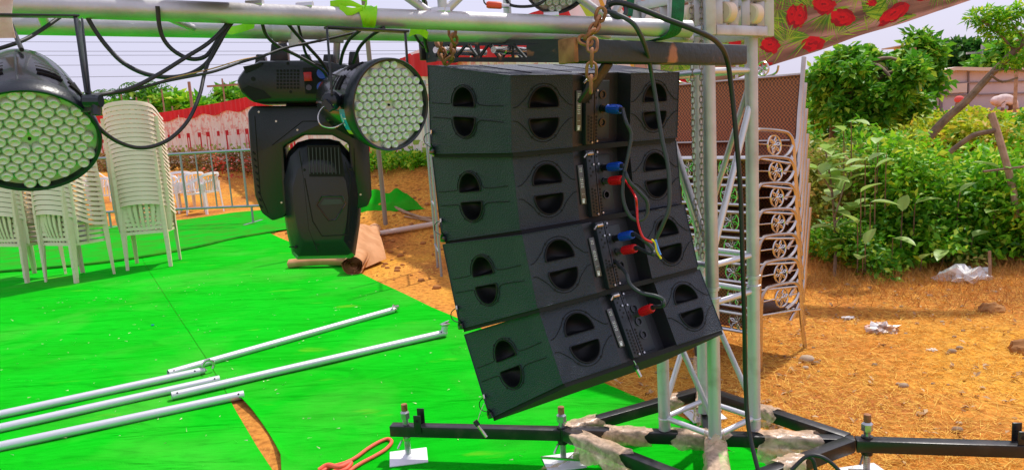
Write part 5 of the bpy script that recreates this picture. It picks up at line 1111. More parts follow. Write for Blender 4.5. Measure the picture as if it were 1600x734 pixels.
def bench():      # local: x along the length (0 = near end), y from front (0) to back
    t = thing('steel_bench', '', 'bench', group='stacked steel benches'); LN, DP = 1.5, .335
    def medallion(c_, u, v, r_, par, sc=1.):
        c_, u, v = Vector(c_), Vector(u).normalized(), Vector(v).normalized(); mb = MB()
        mb.tube([c_+(u*math.cos(a_)+v*math.sin(a_)*1.12)*r_ for a_ in np.linspace(0, 2*math.pi, 19)[:-1]], .0055, 6, closed=True)
        for k_ in range(6):
            a_ = 2*math.pi*k_/6+.3; d_ = u*math.cos(a_)+v*math.sin(a_); n_ = -u*math.sin(a_)+v*math.cos(a_)
            mb.tube([c_+d_*r_*.2+n_*.0, c_+d_*r_*.55+n_*r_*.16, c_+d_*r_*.98], .0042, 5); mb.tube([c_+d_*r_*.2, c_+d_*r_*.55-n_*r_*.16, c_+d_*r_*.98], .0042, 5)
        mb.sphere(c_, r_*.22, 8, 6); return mb.build('medallion', steel, par)
    for xx in (0., LN):      # end frames
        mb = MB(); mb.tube(spline([(xx, -.005, 0), (xx, .0, .25), (xx, .006, .41), (xx, .035, .475), (xx, .09, .488), (xx, .22, .488), (xx, .275, .475), (xx, .31, .42), (xx, .325, .25), (xx, .36, .0)], 4), .0115, 10); fr = mb.build('end_frame', bronze, t)
        mb = MB(); mb.cyl((xx, .008, .335), (xx, .318, .308), .008, 8); mb.cyl((xx, .012, .41), (xx, .12, .41), .004, 6); mb.cyl((xx, .21, .41), (xx, .312, .41), .004, 6); mb.build('side_rail', steel, fr); medallion((xx, .165, .408), (0, 1, 0), (0, 0, 1), .049, fr)
        mb = MB(); mb.tube(spline([(xx-.02*(1 if xx else -1), .26, .24), (xx, .335, .40), (xx, .365, .60), (xx, .40, .90)], 5), .0115, 10); pst = mb.build('back_post', bronze, t)
        mb = MB(); mb.tube(spline([(xx, .20, .335), (xx, .25, .355), (xx, .285, .38), (xx, .31, .42)], 4), .009, 8); mb.build('inner_curve', steel, fr)
    mb = MB(); mb.cyl((0, 0, .33), (LN, 0, .33), .016, 10); mb.cyl((0, .0, .225), (LN, .0, .225), .012, 8); mb.cyl((0, .32, .30), (LN, .32, .30), .0105, 8); ap = mb.build('seat_frame', steel, t)
    for k_ in range(6): medallion((.14+.245*k_, 0, .278), (1.0, 0, 0), (0, 0, 1), .050, ap)
    MB().box((LN/2, .035, .275), (LN-.05, .006, .09)).build('woven_apron', weave, t); mb = MB(); N = 10; pr = [(.005, .335), (.03, .343), (.10, .338), (.2, .332), (.29, .330), (.32, .34)]; vs = [(xx, y, z) for xx in np.linspace(.015, LN-.015, 4) for y, z in pr]; n_ = len(pr)
    mb.add(vs+[(x, y, z-.008) for x, y, z in vs], [(i_*n_+j, i_*n_+j+1, (i_+1)*n_+j+1, (i_+1)*n_+j) for i_ in range(3) for j in range(n_-1)]+[(4*n_+i_*n_+j, 4*n_+(i_+1)*n_+j, 4*n_+(i_+1)*n_+j+1, 4*n_+i_*n_+j+1) for i_ in range(3) for j in range(n_-1)]); mb.build('woven_seat', weave, t)
    f_ = [(.02, .352, .455), (LN-.02, .352, .455), (LN-.02, .388, .79), (.02, .388, .79)]; mb = MB(); mb.prism([Vector(p) for p in f_], [Vector(p)+Vector((0, .008, 0)) for p in f_]); mb.build('woven_back', weave, t)
    mb = MB(); mb.cyl((0, .3515, .445), (LN, .3515, .445), .009, 8); mb.cyl((0, .39, .80), (LN, .39, .80), .011, 8); br = mb.build('back_frame', bronze, t)
    for xx in (.25, .75, 1.25):
        mb = MB(); mb.tube(spline([(xx-.10, .395, .865), (xx-.085, .395, .825), (xx-.03, .395, .808), (xx, .394, .80), (xx+.03, .395, .808), (xx+.085, .395, .825), (xx+.10, .395, .865)], 4), .006, 6); mb.build('crest_scroll', bronze, br); medallion((xx, .397, .855), (1, 0, 0), (0, 0, 1), .036, br)
        if xx != .75: mb = MB(); mb.cyl((xx+.17, .392, .80), (xx+.17, .40, .90), .008, 8); mb.build('crest_post', bronze, br)
    return t
bn0 = bench()
YS = 1.56
def _scale(o):
    for c_ in o.children:
        if c_.data.get('scaled') is None:
            for v_ in c_.data.vertices: v_.co.y *= YS; v_.co.z -= .10*v_.co.y*min(1, max(0, v_.co.z/.3))*(1 if v_.co.z < .55 else .6)
            c_.data['scaled'] = 1
        _scale(c_)
_scale(bn0); F0 = Z(1258, 543); ub = Vector((-.69, .724, 0)).normalized(); vb = Vector((ub.y, -ub.x, 0))
NB = 7; names = ['lowest', 'second from the ground', 'third from the ground', 'middle', 'third from the top', 'second from the top', 'topmost']
for k_ in range(NB):
    o = bn0 if k_ == 0 else copy_tree(bn0); org = F0-vb*.36*YS-vb*.014*k_+Vector((0, 0, .147*k_-.0)); R = Matrix((ub, vb, Vector((0, 0, 1)))).transposed()
    o.matrix_basis = Matrix.Translation(org) @ R.to_4x4()
    o['label'] = ('steel bench with woven seat, %s in the stack' % names[k_]) if k_ else 'steel bench with woven seat standing on the soil, lowest of the stack'
# ================================================================ TARP, STICKS, RUBBISH
o0 = Z(470, 415); 
def spiral_roll(a, b, r_, label, turns=3, sag=0., m_=orange_cloth):
    a, b = Vector(a), Vector(b); d_ = (b-a).normalized(); x = Vector((0, 0, 1)); y = d_.cross(x).normalized(); prof = []
    for k_ in range(60): t_ = k_/59; a_ = 2*math.pi*turns*t_; rr = r_*(.25+.75*t_)*(1+.06*math.sin(5*a_)); prof.append((rr*math.cos(a_), rr*math.sin(a_)*.85))
    mb = MB(); N = 10; vs = []
    for i_ in range(N+1):
        c_ = a.lerp(b, i_/N)+Vector((0, 0, sag*math.sin(math.pi*i_/N)))
        for (u, v) in prof: vs.append(c_+y*u*(1+.05*math.sin(i_*2.2+u*40))+x*(v+r_*.85))
    n_ = len(prof); mb.add(vs, [(i_*n_+j, i_*n_+j+1, (i_+1)*n_+j+1, (i_+1)*n_+j) for i_ in range(N) for j in range(n_-1)]); return mb
tp = thing('brown_tarp', 'orange-brown tarp rolled and folded over, lying on the carpet edge below the stage light', 'tarp', tuple(o0))
spiral_roll(Z(453, 420), Z(548, 417), .065, '', 2.6, .02).build('rolled_edge', orange_cloth, tp, world=True, smooth=60)
spiral_roll(Z(553, 430), Z(588, 378)+Vector((0, 0, .05)), .125, '', 4).build('thick_fold', orange_cloth, tp, world=True, smooth=60)
mb = MB(); vs = []; A_, B_, C_, D_ = Z(512, 404), Z(554, 430), Z(604, 408), Z(582, 368)
for j in range(13):
    for i_ in range(13):
        u, v = i_/12, j/12; p = A_.lerp(B_, u).lerp(D_.lerp(C_, u), v); vs.append((p.x, p.y, .03+.30*math.sin(math.pi*u)**.6*(.45+.55*math.sin(math.pi*(v*.8+.12)))+.035*math.sin(9*u+7*v)*math.sin(math.pi*u)))
mb.add(vs, [(j*13+i_, j*13+i_+1, (j+1)*13+i_+1, (j+1)*13+i_) for j in range(12) for i_ in range(12)]); mb.build('folded_sheet', orange_cloth, tp, world=True, smooth=60)
mb = MB(); mb.cyl(G(585, 366, .05), G(700, 346, .05), .034, 14); solo(mb, 'white_pipe', mat('dusty_white_paint', (.62, .50, .42), .6, 0, .2, 20), 'dusty white pipe lying on the soil behind the brown tarp', 'pipe')
for pts, r_, l_ in (([(612, 322), (640, 334), (676, 345)], .024, 'bare stick with a thick end lying on the soil beside the speakers'), ([(628, 330), (650, 338), (684, 341)], .014, 'thinner stick lying beside the thick bare stick'), ([(632, 338), (660, 343), (690, 349)], .012, 'third thin stick lying nearest the white pipe')):
    mb = MB(); mb.tube([G(x, y, .04) for x, y in pts], [r_, r_*.8, r_*.6], 8); solo(mb, 'stick', wood, l_, 'stick')
pb_ = G(603, 354); mb = MB(); mb.cyl(pb_, pb_+Vector((-.03, 0, 3.0)), .03, 10); solo(mb, 'wooden_pole', mat('grey_wood', (.24, .20, .16), .8, 0, .5, 25), 'slim grey wooden pole set in the soil behind the middle spotlight', 'pole')
sc_ = thing('pipe_stand', 'pair of thin galvanised pipes standing behind the left edge of the speakers', 'pipe stand', tuple(Z(688, 432)))
for a, b in (((683, 210), (684, 418)), ((688, 210), (690, 432))): q = Z(*b); mb = MB(); mb.cyl(q, q+Vector((-.02, 0, 1.9)), .013, 8); mb.build('upright', galv, sc_, world=True)
for z_ in (.25, .7, 1.3): q, q2 = Z(684, 418), Z(690, 432); mb = MB(); mb.cyl(q+Vector((-.01, 0, z_)), q2+Vector((-.01, 0, z_)), .011, 8); mb.build('rung', galv, sc_, world=True)
def trash(px, py, r_, m_, label, seed, fl=.6, nm='plastic_bag', am=.45):
    rr = random.Random(seed); p = G(px, py); bm = bmesh.new(); bmesh.ops.create_icosphere(bm, subdivisions=3, radius=r_)
    for v in bm.verts: d_ = v.co.normalized(); k_ = 1+am*math.sin(7*d_.x+seed)*math.sin(6*d_.y)+am*.9*(rr.random()-.5); v.co = Vector((d_.x*r_*k_*1.3, d_.y*r_*k_, max(-.2*r_, d_.z*r_*k_*fl)))
    me = bpy.data.meshes.new(nm); bm.to_mesh(me); bm.free(); me.materials.append(m_); o = link(nm, me); o.location = p+Vector((0, 0, r_*.15)); return tag(o, label, 'litter')
wbag = mat('white_bag', (.78, .77, .74), .5, 0, .5, 40); fbag = mat('silver_foil', (.65, .62, .60), .35, .5, .6, 60, (.50, .30, .20), 22)
trash(1508, 437, .13, wbag, 'large crumpled white sack at the foot of the bushes', 2); trash(1378, 517, .065, fbag, 'crumpled silver foil rubbish with pink scraps on the straw', 5); trash(1362, 512, .035, mat('pink_scrap', (.7, .42, .36), .6), 'flat pink scrap lying against the silver foil', 6, .3, 'plastic_scrap')
trash(1377, 433, .03, wbag, 'small white paper scrap at the edge of the bushes', 7, .4, 'paper_scrap'); trash(1325, 497, .028, wbag, 'small white scrap on the straw left of the foil', 8, .3, 'paper_scrap'); trash(1456, 547, .02, wbag, 'tiny pale scrap on the straw right of the foil', 9, .3, 'paper_scrap')
for x_, y_, l_ in ((668, 292, 'white scrap on the soil bank left of the speakers'), (662, 270, 'small white scrap higher up the soil bank'), ): trash(x_, y_, .05, wbag, l_, x_, .4, 'paper_scrap')
stone_m = mat('brown_stone', (.26, .11, .03), .95, 0, 1.2, 14, (.42, .20, .06), 5)
trash(1548, 488, .07, stone_m, 'pale brown stone half buried in dry grass at the right', 11, .8, 'stone', .15)['category'] = 'stone'
trash(1606, 548, .08, stone_m, 'dark brown stone at the right edge', 12, .7, 'stone', .15)['category'] = 'stone'; trash(1425, 412, .1, stone_m, 'flat stone at the foot of the bushes', 13, .6, 'stone', .15)['category'] = 'stone'
mb = MB(); q = Z(239, 511); mb.box((q.x, q.y, .02), (.02, .012, .006)); solo(mb, 'blue_scrap', blue_pl, 'tiny blue scrap on the left carpet', 'litter')
# crumbs and straw lying about
nC = 700; xs = rng.uniform(-4.5, 1.6, nC); ysr = rng.uniform(2.2, 8, nC); k_ = xs < np.array([_dg(y) for y in ysr]); xs, ysr = xs[k_], ysr[k_]
ba = np.stack([xs, ysr, np.full(len(xs), .017)], 1); dr = rng.normal(size=ba.shape); dr[:, 2] = np.abs(dr[:, 2])*.15; dr /= np.linalg.norm(dr, axis=1)[:, None]
o = link('straw_crumbs', blade_mesh(ba, dr, rng.uniform(.008, .03, len(xs)), rng.uniform(.0012, .0035, len(xs)), 'straw_crumbs', mat('straw_bits', (.62, .58, .30), .9, col2=(.8, .75, .55), island=True, lo=0, hi=1))); o['kind'] = 'stuff'; tag(o, 'pale straw crumbs scattered over the bright green carpet', 'straw')
nS = 120000; yy = 2.2+rng.uniform(0, 1, nS)**1.3*6.2; xx = rng.uniform(-1.2, 1, nS)*0+rng.uniform(0, 1, nS)*(yy*.95+.8)-.2; dgx = np.array([_dg(y) for y in yy]); k_ = (xx > dgx+.02); patch_ = np.sin(2.1*xx+1.3*np.sin(1.7*yy))+np.sin(2.9*yy+xx)+rng.normal(size=nS)*.8; k_ &= patch_ > -1.3; k_ &= (xx > .35) | (rng.uniform(size=nS) < .12); xx, yy = xx[k_], yy[k_]
ba = np.stack([xx, yy, ground_z(xx, yy)+.006], 1); dr = rng.normal(size=ba.shape); dr[:, 2] = np.abs(dr[:, 2])*.22; dr /= np.linalg.norm(dr, axis=1)[:, None]
straw_m = mat('dry_straw', (.95, .62, .14), .9, col2=(.66, .36, .07), island=True, lo=.1, hi=.9, spec=.1)
o = link('straw', blade_mesh(ba, dr, rng.uniform(.03, .10, len(xx)), rng.uniform(.0008, .0020, len(xx)), 'straw', straw_m)); o['kind'] = 'stuff'; tag(o, 'loose golden straw strewn over the orange soil on the right', 'straw')
nG = 26000; yy = rng.uniform(4.6, 6.6, nG); xx = rng.uniform(1.6, 6., nG); k_ = (rng.uniform(size=nG) < np.clip((yy-4.6)/1.2+(xx-3.2)*.5, 0, 1)); xx, yy = xx[k_], yy[k_]
ba = np.stack([xx, yy, ground_z(xx, yy)], 1); dr = rng.normal(size=ba.shape)*.7; dr[:, 2] = np.abs(dr[:, 2])+.35; dr /= np.linalg.norm(dr, axis=1)[:, None]
o = link('dry_grass', blade_mesh(ba, dr, rng.uniform(.05, .16, len(xx)), rng.uniform(.001, .0025, len(xx)), 'dry_grass', mat('dry_grass', (.70, .36, .10), .9, col2=(.40, .20, .06), island=True, lo=.1, hi=.9, spec=.1))); o['kind'] = 'stuff'; tag(o, 'dry orange grass tufts in front of the green bushes', 'grass')
nl = 420; yy = rng.uniform(2.8, 6.2, nl); xx = yy*rng.uniform(.05, .8, nl)+.3; kk = xx > np.array([_dg(y) for y in yy])+.05; xx, yy = xx[kk], yy[kk]
Vl, Fl = leaves(np.stack([xx, yy, ground_z(xx, yy)+.012], 1), np.full((len(xx), 3), .004), 2*len(xx), .035, .5, up=2.)
o = link('leaf_litter', npmesh('leaf_litter', Vl, Fl, mat('litter_leaf', (.30, .13, .04), .9, col2=(.62, .42, .22), island=True, lo=0, hi=1))); o['kind'] = 'stuff'; tag(o, 'small curled dry leaves scattered on the straw-covered soil', 'leaves')
mb = MB()
for x, y in zip(rng.uniform(.6, 4.6, 260), rng.uniform(2.8, 6.0, 260)):
    if x > _dg(y)+.08: r_ = abs(rng.normal())*.008+.004; mb.sphere((x, y, float(ground_z(x, y))+r_*.3), r_, 6, 4, (1.3, 1, .7))
o = mb.build('pebbles', mat('pebble', (.24, .15, .09), .9, col2=(.50, .38, .26), island=True, lo=0, hi=1), smooth=60); o['kind'] = 'stuff'; tag(o, 'small brown and grey pebbles lying among the straw', 'pebbles')
# clods on the soil bank
nK = 420; xx = rng.uniform(-3.4, .3, nK); yy = rng.uniform(6.6, 11.5, nK); mb = MB()
for x, y in zip(xx, yy): 
    if x < _dg(y)+.1: continue
    r_ = abs(rng.normal())*.014+.006; mb.sphere((x, y, float(ground_z(x, y))+r_*.2), r_, 5, 4, (1.2, 1, .7))
o = mb.build('clods', mat('soil_clod', (.42, .18, .06), .95, spec=.1), smooth=60); o['kind'] = 'stuff'; tag(o, 'small clods of orange soil on the bank behind the tarp', 'clods')
# ================================================================ PLANTS
def leafmat(n_, a, b, c=None, rough=.5): 
    m_ = mat(n_, a, rough, col2=b, island=True, lo=0, hi=.75, spec=.35, col3=c, leaf=.4); return m_
g_bright = leafmat('bright_leaf', (.08, .34, .010), (.27, .62, .02), (.60, .72, .05)); g_mid = leafmat('mid_leaf', (.05, .24, .012), (.17, .46, .02), (.42, .60, .05)); g_dark = leafmat('dark_leaf', (.018, .09, .014), (.05, .18, .02), (.12, .26, .03)); g_yel = leafmat('yellow_leaf', (.24, .42, .02), (.60, .66, .03), (.75, .52, .06)); g_big = leafmat('broad_pale_leaf', (.22, .44, .08), (.42, .62, .16), (.60, .70, .20), .4); g_olive = leafmat('olive_leaf', (.18, .26, .03), (.36, .44, .06), (.55, .40, .10)); g_dry = leafmat('dry_leaf', (.20, .12, .04), (.38, .20, .07), (.14, .20, .03))
def bush(px, d_, ytop, wpx, m_, label, n_=2600, size=.07, base=None, asp=.55, ypx=None, name='bush', depth=.8, droop=.2, grp='bushes beyond the straw'):
    q = P(px, 300, d_); x, y = q.x, q.y; gz_ = float(terrain(x, y)); w_ = wpx/FPX*d_/2; top = zat(x, y, ytop); h = max(.25, top-gz_)
    t = thing(name, label, 'bush', (x, y, gz_), group=grp); C_ = []; R_ = []; rr = random.Random(int(px*7+d_*13))
    for k_ in range(11):
        a_ = rr.uniform(0, 6.28); rad = rr.uniform(.1, .75); hz_ = rr.uniform(.18, .84); C_.append((math.cos(a_)*rad*w_, math.sin(a_)*rad*depth*.8, h*hz_*(1-.25*rad))); s_ = rr.uniform(.28, .5); R_.append((w_*s_, depth*s_, h*s_*.55))
    V_, F_ = leaves(C_, R_, n_, size, asp, droop=droop, loose=.25); V_[:, 2] = np.maximum(V_[:, 2], .01); link('foliage', npmesh('foliage', V_, F_, m_), t)
    mb = MB()
    for c_ in C_[:7]: mb.tube(spline([(rr.uniform(-.1, .1)*w_, rr.uniform(-.05, .05), 0), (c_[0]*.4, c_[1]*.4, c_[2]*.5), c_], 3), .010, 5)
    mb.build('stem', bark, t); return t
BL = [
 (1296, 7.4, 205, 150, g_olive, 'olive bush behind the broad-leaved sapling', 3600, .075), (1395, 6.9, 190, 190, g_bright, 'bright green bush left of the middle of the thicket', 5200, .07),
 (1330, 6.5, 330, 110, g_mid, 'low green bush at the foot of the sapling', 2600, .06), (1445, 6.5, 265, 150, g_mid, 'mid green bush in the centre of the thicket', 4200, .065), (1405, 6.25, 345, 120, g_bright, 'low bright leafy bush above the straw', 3200, .07),
 (1500, 6.9, 205, 170, g_bright, 'bright bush below the leaning trunk', 4600, .07), (1560, 6.4, 240, 150, g_bright, 'bright leafy bush around the bare post', 3800, .075), (1520, 6.15, 330, 130, g_mid, 'green bush behind the white sack', 3600, .06),
 (1590, 6.0, 300, 120, g_yel, 'yellowish bush at the right edge', 2600, .07), (1462, 6.1, 385, 110, g_olive, 'low dry-tipped bush left of the white sack', 2200, .05), (1580, 5.8, 400, 110, g_dark, 'dark green bush low at the right edge', 2600, .06),
 (1345, 8.6, 175, 160, g_mid, 'dense bush under the big tree', 3600, .09), (1450, 9.2, 172, 190, g_yel, 'yellow-green bush in front of the shed', 4200, .09), (1560, 9.0, 178, 170, g_yel, 'yellow-green bush in front of the stooping person', 3800, .09), (1250, 9.6, 180, 120, g_mid, 'green bush seen past the bench posts', 2400, .1),
 (1640, 7.4, 200, 170, g_bright, 'bright bush cut by the right edge of the frame', 2600, .08), (1300, 6.35, 392, 70, g_yel, 'small yellowing weeds beside the sapling stem', 1400, .05)]
BL += [(1420, 12.5, 160, 190, g_bright, 'far bright bush just under the shed wall', 3000, .11), (1520, 13, 163, 170, g_yel, 'far yellow-green bush below the person in the red cap', 3000, .11), (1620, 12.5, 160, 170, g_bright, 'far bright bush at the right edge under the shed', 2600, .11), (1330, 13, 160, 170, g_mid, 'far bush between the big tree and the benches', 3000, .11)]
BL = [(q[0], q[1]+.35)+q[2:] if q[1] < 6.4 else q for q in BL]
for q in BL: bush(*q)
# broad-leaved sapling
sb = Z(1304, 432); sp_ = thing('sapling', 'young tree with large pale oval leaves beside the stacked benches', 'sapling', tuple(sb))
def bigleaf(mb, p, d_, L_, W_, up=Vector((0, 0, 1))):
    d_ = d_.normalized(); s_ = d_.cross(up).normalized(); n_ = s_.cross(d_); vs = []; N = 6
    for i_ in range(N+1):
        t_ = i_/N; w_ = W_*math.sin(math.pi*min(.999, t_**.8))**.8*.5+.001; c_ = p+d_*L_*t_-Vector((0, 0, 1))*L_*.22*t_*t_; vs += [c_-s_*w_+n_*w_*.3, c_, c_+s_*w_+n_*w_*.3]
    mb.add(vs, [(3*i_+a, 3*i_+a+1, 3*i_+a+4, 3*i_+a+3) for i_ in range(N) for a in (0, 1)])
stems = [[(1304, 432), (1306, 380), (1302, 320), (1296, 270), (1288, 225)], [(1304, 340), (1316, 300), (1328, 262)], [(1303, 350), (1318, 335), (1338, 322)], [(1300, 300), (1288, 280), (1275, 262)], [(1305, 390), (1318, 376), (1330, 372)]]
dS_ = (Vector(sb)-CAM).dot(ray(800, 367)); rr = random.Random(5); k_ = 0
for st_ in stems:
    pts = spline([P(x, y, dS_+.05*i_) for i_, (x, y) in enumerate(st_)], 5); mb = MB(); mb.tube(pts, [.016*(1-.6*i_/len(pts)) for i_ in range(len(pts))] if st_ is stems[0] else [.008*(1-.5*i_/len(pts)) for i_ in range(len(pts))], 7); mb.build('stem', bark, sp_, world=True)
    for i_ in range(5, len(pts), 2):
        for q_ in range(2):
            a_ = rr.uniform(0, 6.28); d_ = Vector((math.cos(a_), math.sin(a_)*.9-.3, rr.uniform(.1, .8))); mb = MB(); bigleaf(mb, pts[i_], d_, rr.uniform(.18, .29), rr.uniform(.10, .15)); mb.build('leaf', g_big, sp_, world=True, smooth=80); k_ += 1
# a second clump of large leaves in the thicket
bl_ = thing('broad_leaf_plant', 'clump of large round leaves low in the thicket right of the sapling', 'plant', tuple(Z(1372, 432)))
for (x, y, d_) in ((1352, 250, 6.1), (1368, 262, 6.0), (1430, 318, 6.1), (1352, 382, 5.9), (1340, 350, 5.9), (1360, 316, 5.95), (1345, 300, 6), (1330, 190, 6.4), (1318, 205, 6.4), (1372, 216, 6.3), (1348, 400, 5.9), (1440, 405, 5.95), (1475, 390, 6.0), (1385, 240, 6.2), (1410, 330, 6.1), (1395, 372, 6), (1520, 370, 6), (1555, 330, 6), (1500, 300, 6.1), (1560, 262, 6.1)):
    mb = MB(); bigleaf(mb, P(x, y, d_), Vector((rr.uniform(-1, 1), rr.uniform(-.9, .1), rr.uniform(-.1, .7))), rr.uniform(.14, .24), rr.uniform(.09, .13)); mb.build('leaf', g_big, bl_, world=True, smooth=80)
    mb = MB(); p_ = P(x, y, d_); mb.tube([p_, (p_+Vector((.05, .1, -.12))), Vector((p_.x+.1, p_.y+.2, max(.05, p_.z-.5)))], [.004, .005, .006], 5); mb.build('stalk', bark, bl_, world=True)
# trees
def tree(px, d_, ybase, ytop, wpx, m_, label, n_=6000, size=.16, trunk=.10, nb=9, crown_lo=.45, lean=0., cs=1., grp=None, name='tree', bk=bark, seed=0, flat=1., asp=.5):
    q = P(px, 300, d_); x, y = q.x, q.y; gz_ = float(terrain(x, y)); top = zat(x, y, ytop); H_ = max(.8, top-gz_); w_ = wpx/FPX*d_/2; rr = random.Random(seed+int(px))
    t = thing(name, label, 'tree', (x, y, gz_), group=grp); mb = MB(); tp_ = Vector((lean*H_, 0, H_*.72)); tk = spline([(0, 0, -.05), (lean*H_*.3+.02, 0, H_*.3), tp_], 5); mb.tube(tk, [trunk*(1-.6*i_/len(tk)) for i_ in range(len(tk))], 9)
    C_, R_ = [], []
    for k_ in range(nb):
        a_ = 6.28*k_/nb+rr.uniform(-.3, .3); rad = rr.uniform(.25, .85); c_ = Vector((lean*H_*.7+math.cos(a_)*rad*w_, math.sin(a_)*rad*w_*.8, H_*(crown_lo+(1-crown_lo)*rr.uniform(.15, .88)*(1-.35*rad*flat)))); s_ = rr.uniform(.26, .42)*cs
        C_.append(tuple(c_)); R_.append((w_*s_, w_*s_, H_*(1-crown_lo)*s_*.55)); st = tk[rr.randint(len(tk)//2, len(tk)-1)]; mb.tube(spline([st, st.lerp(c_, .5)+Vector((0, 0, .05*H_)), c_], 3), [trunk*.32]*3+[trunk*.25]*2+[trunk*.12]*2, 6)
    mb.build('trunk', bk, t, smooth=60); V_, F_ = leaves(C_, R_, n_, size, asp, droop=.3, loose=.45); link('crown', npmesh('crown', V_, F_, m_), t); return t
tree(1352, 10.5, 190, 30, 190, g_mid, 'big leafy tree with a dark trunk left of the shed', 9500, .13, .09, 34, .22, seed=1, cs=.48)
tree(1300, 12.5, 180, 50, 170, g_bright, 'bright leafy tree behind the bench posts', 6000, .15, .08, 22, .25, seed=2, cs=.5); tree(1428, 13, 190, 48, 90, g_mid, 'slim tree with a pale pole-like trunk in front of the shed', 2600, .16, .09, 10, .35, seed=3)
tree(1508, 34, 170, 66, 150, g_dark, 'flat spreading dark tree behind the shed roof', 6000, .42, .25, 12, .62, seed=4, flat=.3); tree(1590, 30, 165, 60, 150, g_mid, 'broad green tree behind the shed at the right edge', 6000, .4, .22, 12, .5, seed=5, flat=.4); tree(1440, 38, 170, 78, 110, g_mid, 'distant round tree behind the shed gable', 3500, .45, .2, 9, .4, seed=6)
tree(1210, 26, 170, 130, 120, g_mid, 'distant tree low behind the benches', 2600, .35, .15, 8, .2, seed=8)
# overhanging feathery branches at the upper right, with the leaning trunk
lt = thing('leaning_trunk', 'bare leaning tree trunk rising to the right above the bushes, with feathery leaf sprays', 'tree', tuple(P(1468, 200, 8.2)))
pts = spline([P(1452, 214, 8.2), P(1480, 184, 8.1), P(1510, 158, 8.0), P(1545, 120, 7.9), P(1585, 80, 7.8), P(1625, 40, 7.7)], 5); mb = MB(); mb.tube(pts, [.05-.02*i_/len(pts) for i_ in range(len(pts))], 8); mb.build('trunk', bark, lt, world=True)
for bp in ([(1552, 112), (1575, 108), (1605, 112)], [(1585, 80), (1560, 52), (1530, 30)], [(1600, 60), (1580, 35), (1575, 12)], [(1548, 118), (1566, 128), (1590, 122)]):
    mb = MB(); b_ = spline([P(x, y, 7.8) for x, y in bp], 4); mb.tube(b_, .012, 6); mb.build('branch', bark, lt, world=True)
C_ = [tuple(P(x, y, 7.8)-Vector(lt.location)) for x, y in ((1528, 28), (1545, 38), (1562, 30), (1578, 22), (1590, 46), (1555, 52), (1600, 14), (1596, 70), (1540, 20), (1605, 95), (1580, 98))]; V_, F_ = leaves(C_, [(.13, .13, .055)]*len(C_), 1500, .085, .28, up=.5); link('leaf_spray', npmesh('leaf_spray', V_, F_, g_bright), lt)
mb = MB(); pts = spline([P(1549, 178, 6.2), P(1558, 205, 6.15), P(1568, 240, 6.1), P(1580, 284, 6.05), P(1590, 340, 6.0)], 4); mb.tube(pts, .028, 8); solo(mb, 'bare_post', wood, 'pale bare broken post standing in the bushes at the right', 'post')
mb = MB(); pts = spline([P(1484, 238, 6.3), P(1505, 222, 6.25), P(1525, 210, 6.2), P(1556, 204, 6.15)], 4); mb.tube(pts, .022, 7); solo(mb, 'dead_branch', bark, 'dark dead branch curving left from the bare post', 'branch')
mb = MB(); mb.tube([P(1536, 268, 6.0), P(1570, 264, 6.0), P(1612, 259, 6.0)], .010, 6); solo(mb, 'dead_branch', bark, 'thin dead branch lying level across the bushes at the right', 'branch')
mb = MB(); mb.tube([P(1546, 392, 5.75), P(1547, 430, 5.75)], .012, 6); solo(mb, 'stake', wood, 'short wooden stake right of the white sack', 'stake')
# shed, building, poles, people
def wbox(mb, x0, y0, x1, y1, d_, dep): a = P(x0, y1, d_); b = P(x1, y0, d_); mb.box(((a.x+b.x)/2, a.y+dep/2, (a.z+b.z)/2), (abs(b.x-a.x), dep, abs(b.z-a.z)))
shd = thing('shed', 'long low shed with pinkish corrugated walls and a shallow gable', 'shed', tuple(P(1500, 170, 27)))
pinkw = mat('pinkish_sheet_wall', (.54, .44, .44), .8, 0, .3, 3, (.62, .52, .51), .5); plw = Plane(P(1480, 140, 27), yaw=0.)
gp = [(1372, 190), (1372, 140), (1408, 128), (1440, 118), (1487, 108), (1530, 109), (1660, 106), (1660, 190)]; mb = MB(); f_ = [plw.at(x, y) for x, y in gp]; mb.prism(f_, [p+Vector((0, 6, 0)) for p in f_]); mb.build('wall', pinkw, shd, world=True)
mb = MB(); rf = [plw.at(x, y, .3) for x, y in ((1366, 141), (1408, 126), (1440, 116), (1487, 105.5), (1530, 106.5), (1665, 104))]; rb = [p+Vector((0, 6.6, 0)) for p in rf]; n_ = len(rf); lo_ = [p-Vector((0, 0, .12)) for p in rf+rb]; mb.add(rf+rb, [(i_, i_+1, n_+i_+1, n_+i_) for i_ in range(n_-1)]); mb.add(lo_, [(i_, n_+i_, n_+i_+1, i_+1) for i_ in range(n_-1)]); mb.add(rf+lo_[:n_], [(i_, n_+i_, n_+i_+1, i_+1) for i_ in range(n_-1)]); mb.build('roof', mat('pale_roof', (.62, .54, .44), .7), shd, world=True)
for x_ in (1468, 1512, 1470): mb = MB(); mb.bar(plw.at(x_, 112, .05), plw.at(x_, 175, .05), .08, .04, up=(1, 0, 0)); mb.build('post', mat('shed_post', (.25, .2, .2), .8), shd, world=True)
for y_ in (131, 150): mb = MB(); mb.bar(plw.at(1400, y_+1.5, .06), plw.at(1660, y_-6, .06), .05, .04); mb.build('sheet_joint', mat('sheet_joint', (.25, .2, .2), .8), shd, world=True)
mb = MB(); wbox(mb, 1483, 130, 1510, 146, 26.9, .06); mb.build('panel', mat('cream_panel', (.62, .52, .45), .8), shd, world=True)
hb = thing('yellow_building', 'pale yellow building on the skyline above the trees', 'building', tuple(P(1466, 110, 70))); mb = MB(); wbox(mb, 1447, 66, 1484, 112, 70, 6); mb.build('wall', mat('yellow_wall', (.62, .52, .22), .8), hb, world=True)
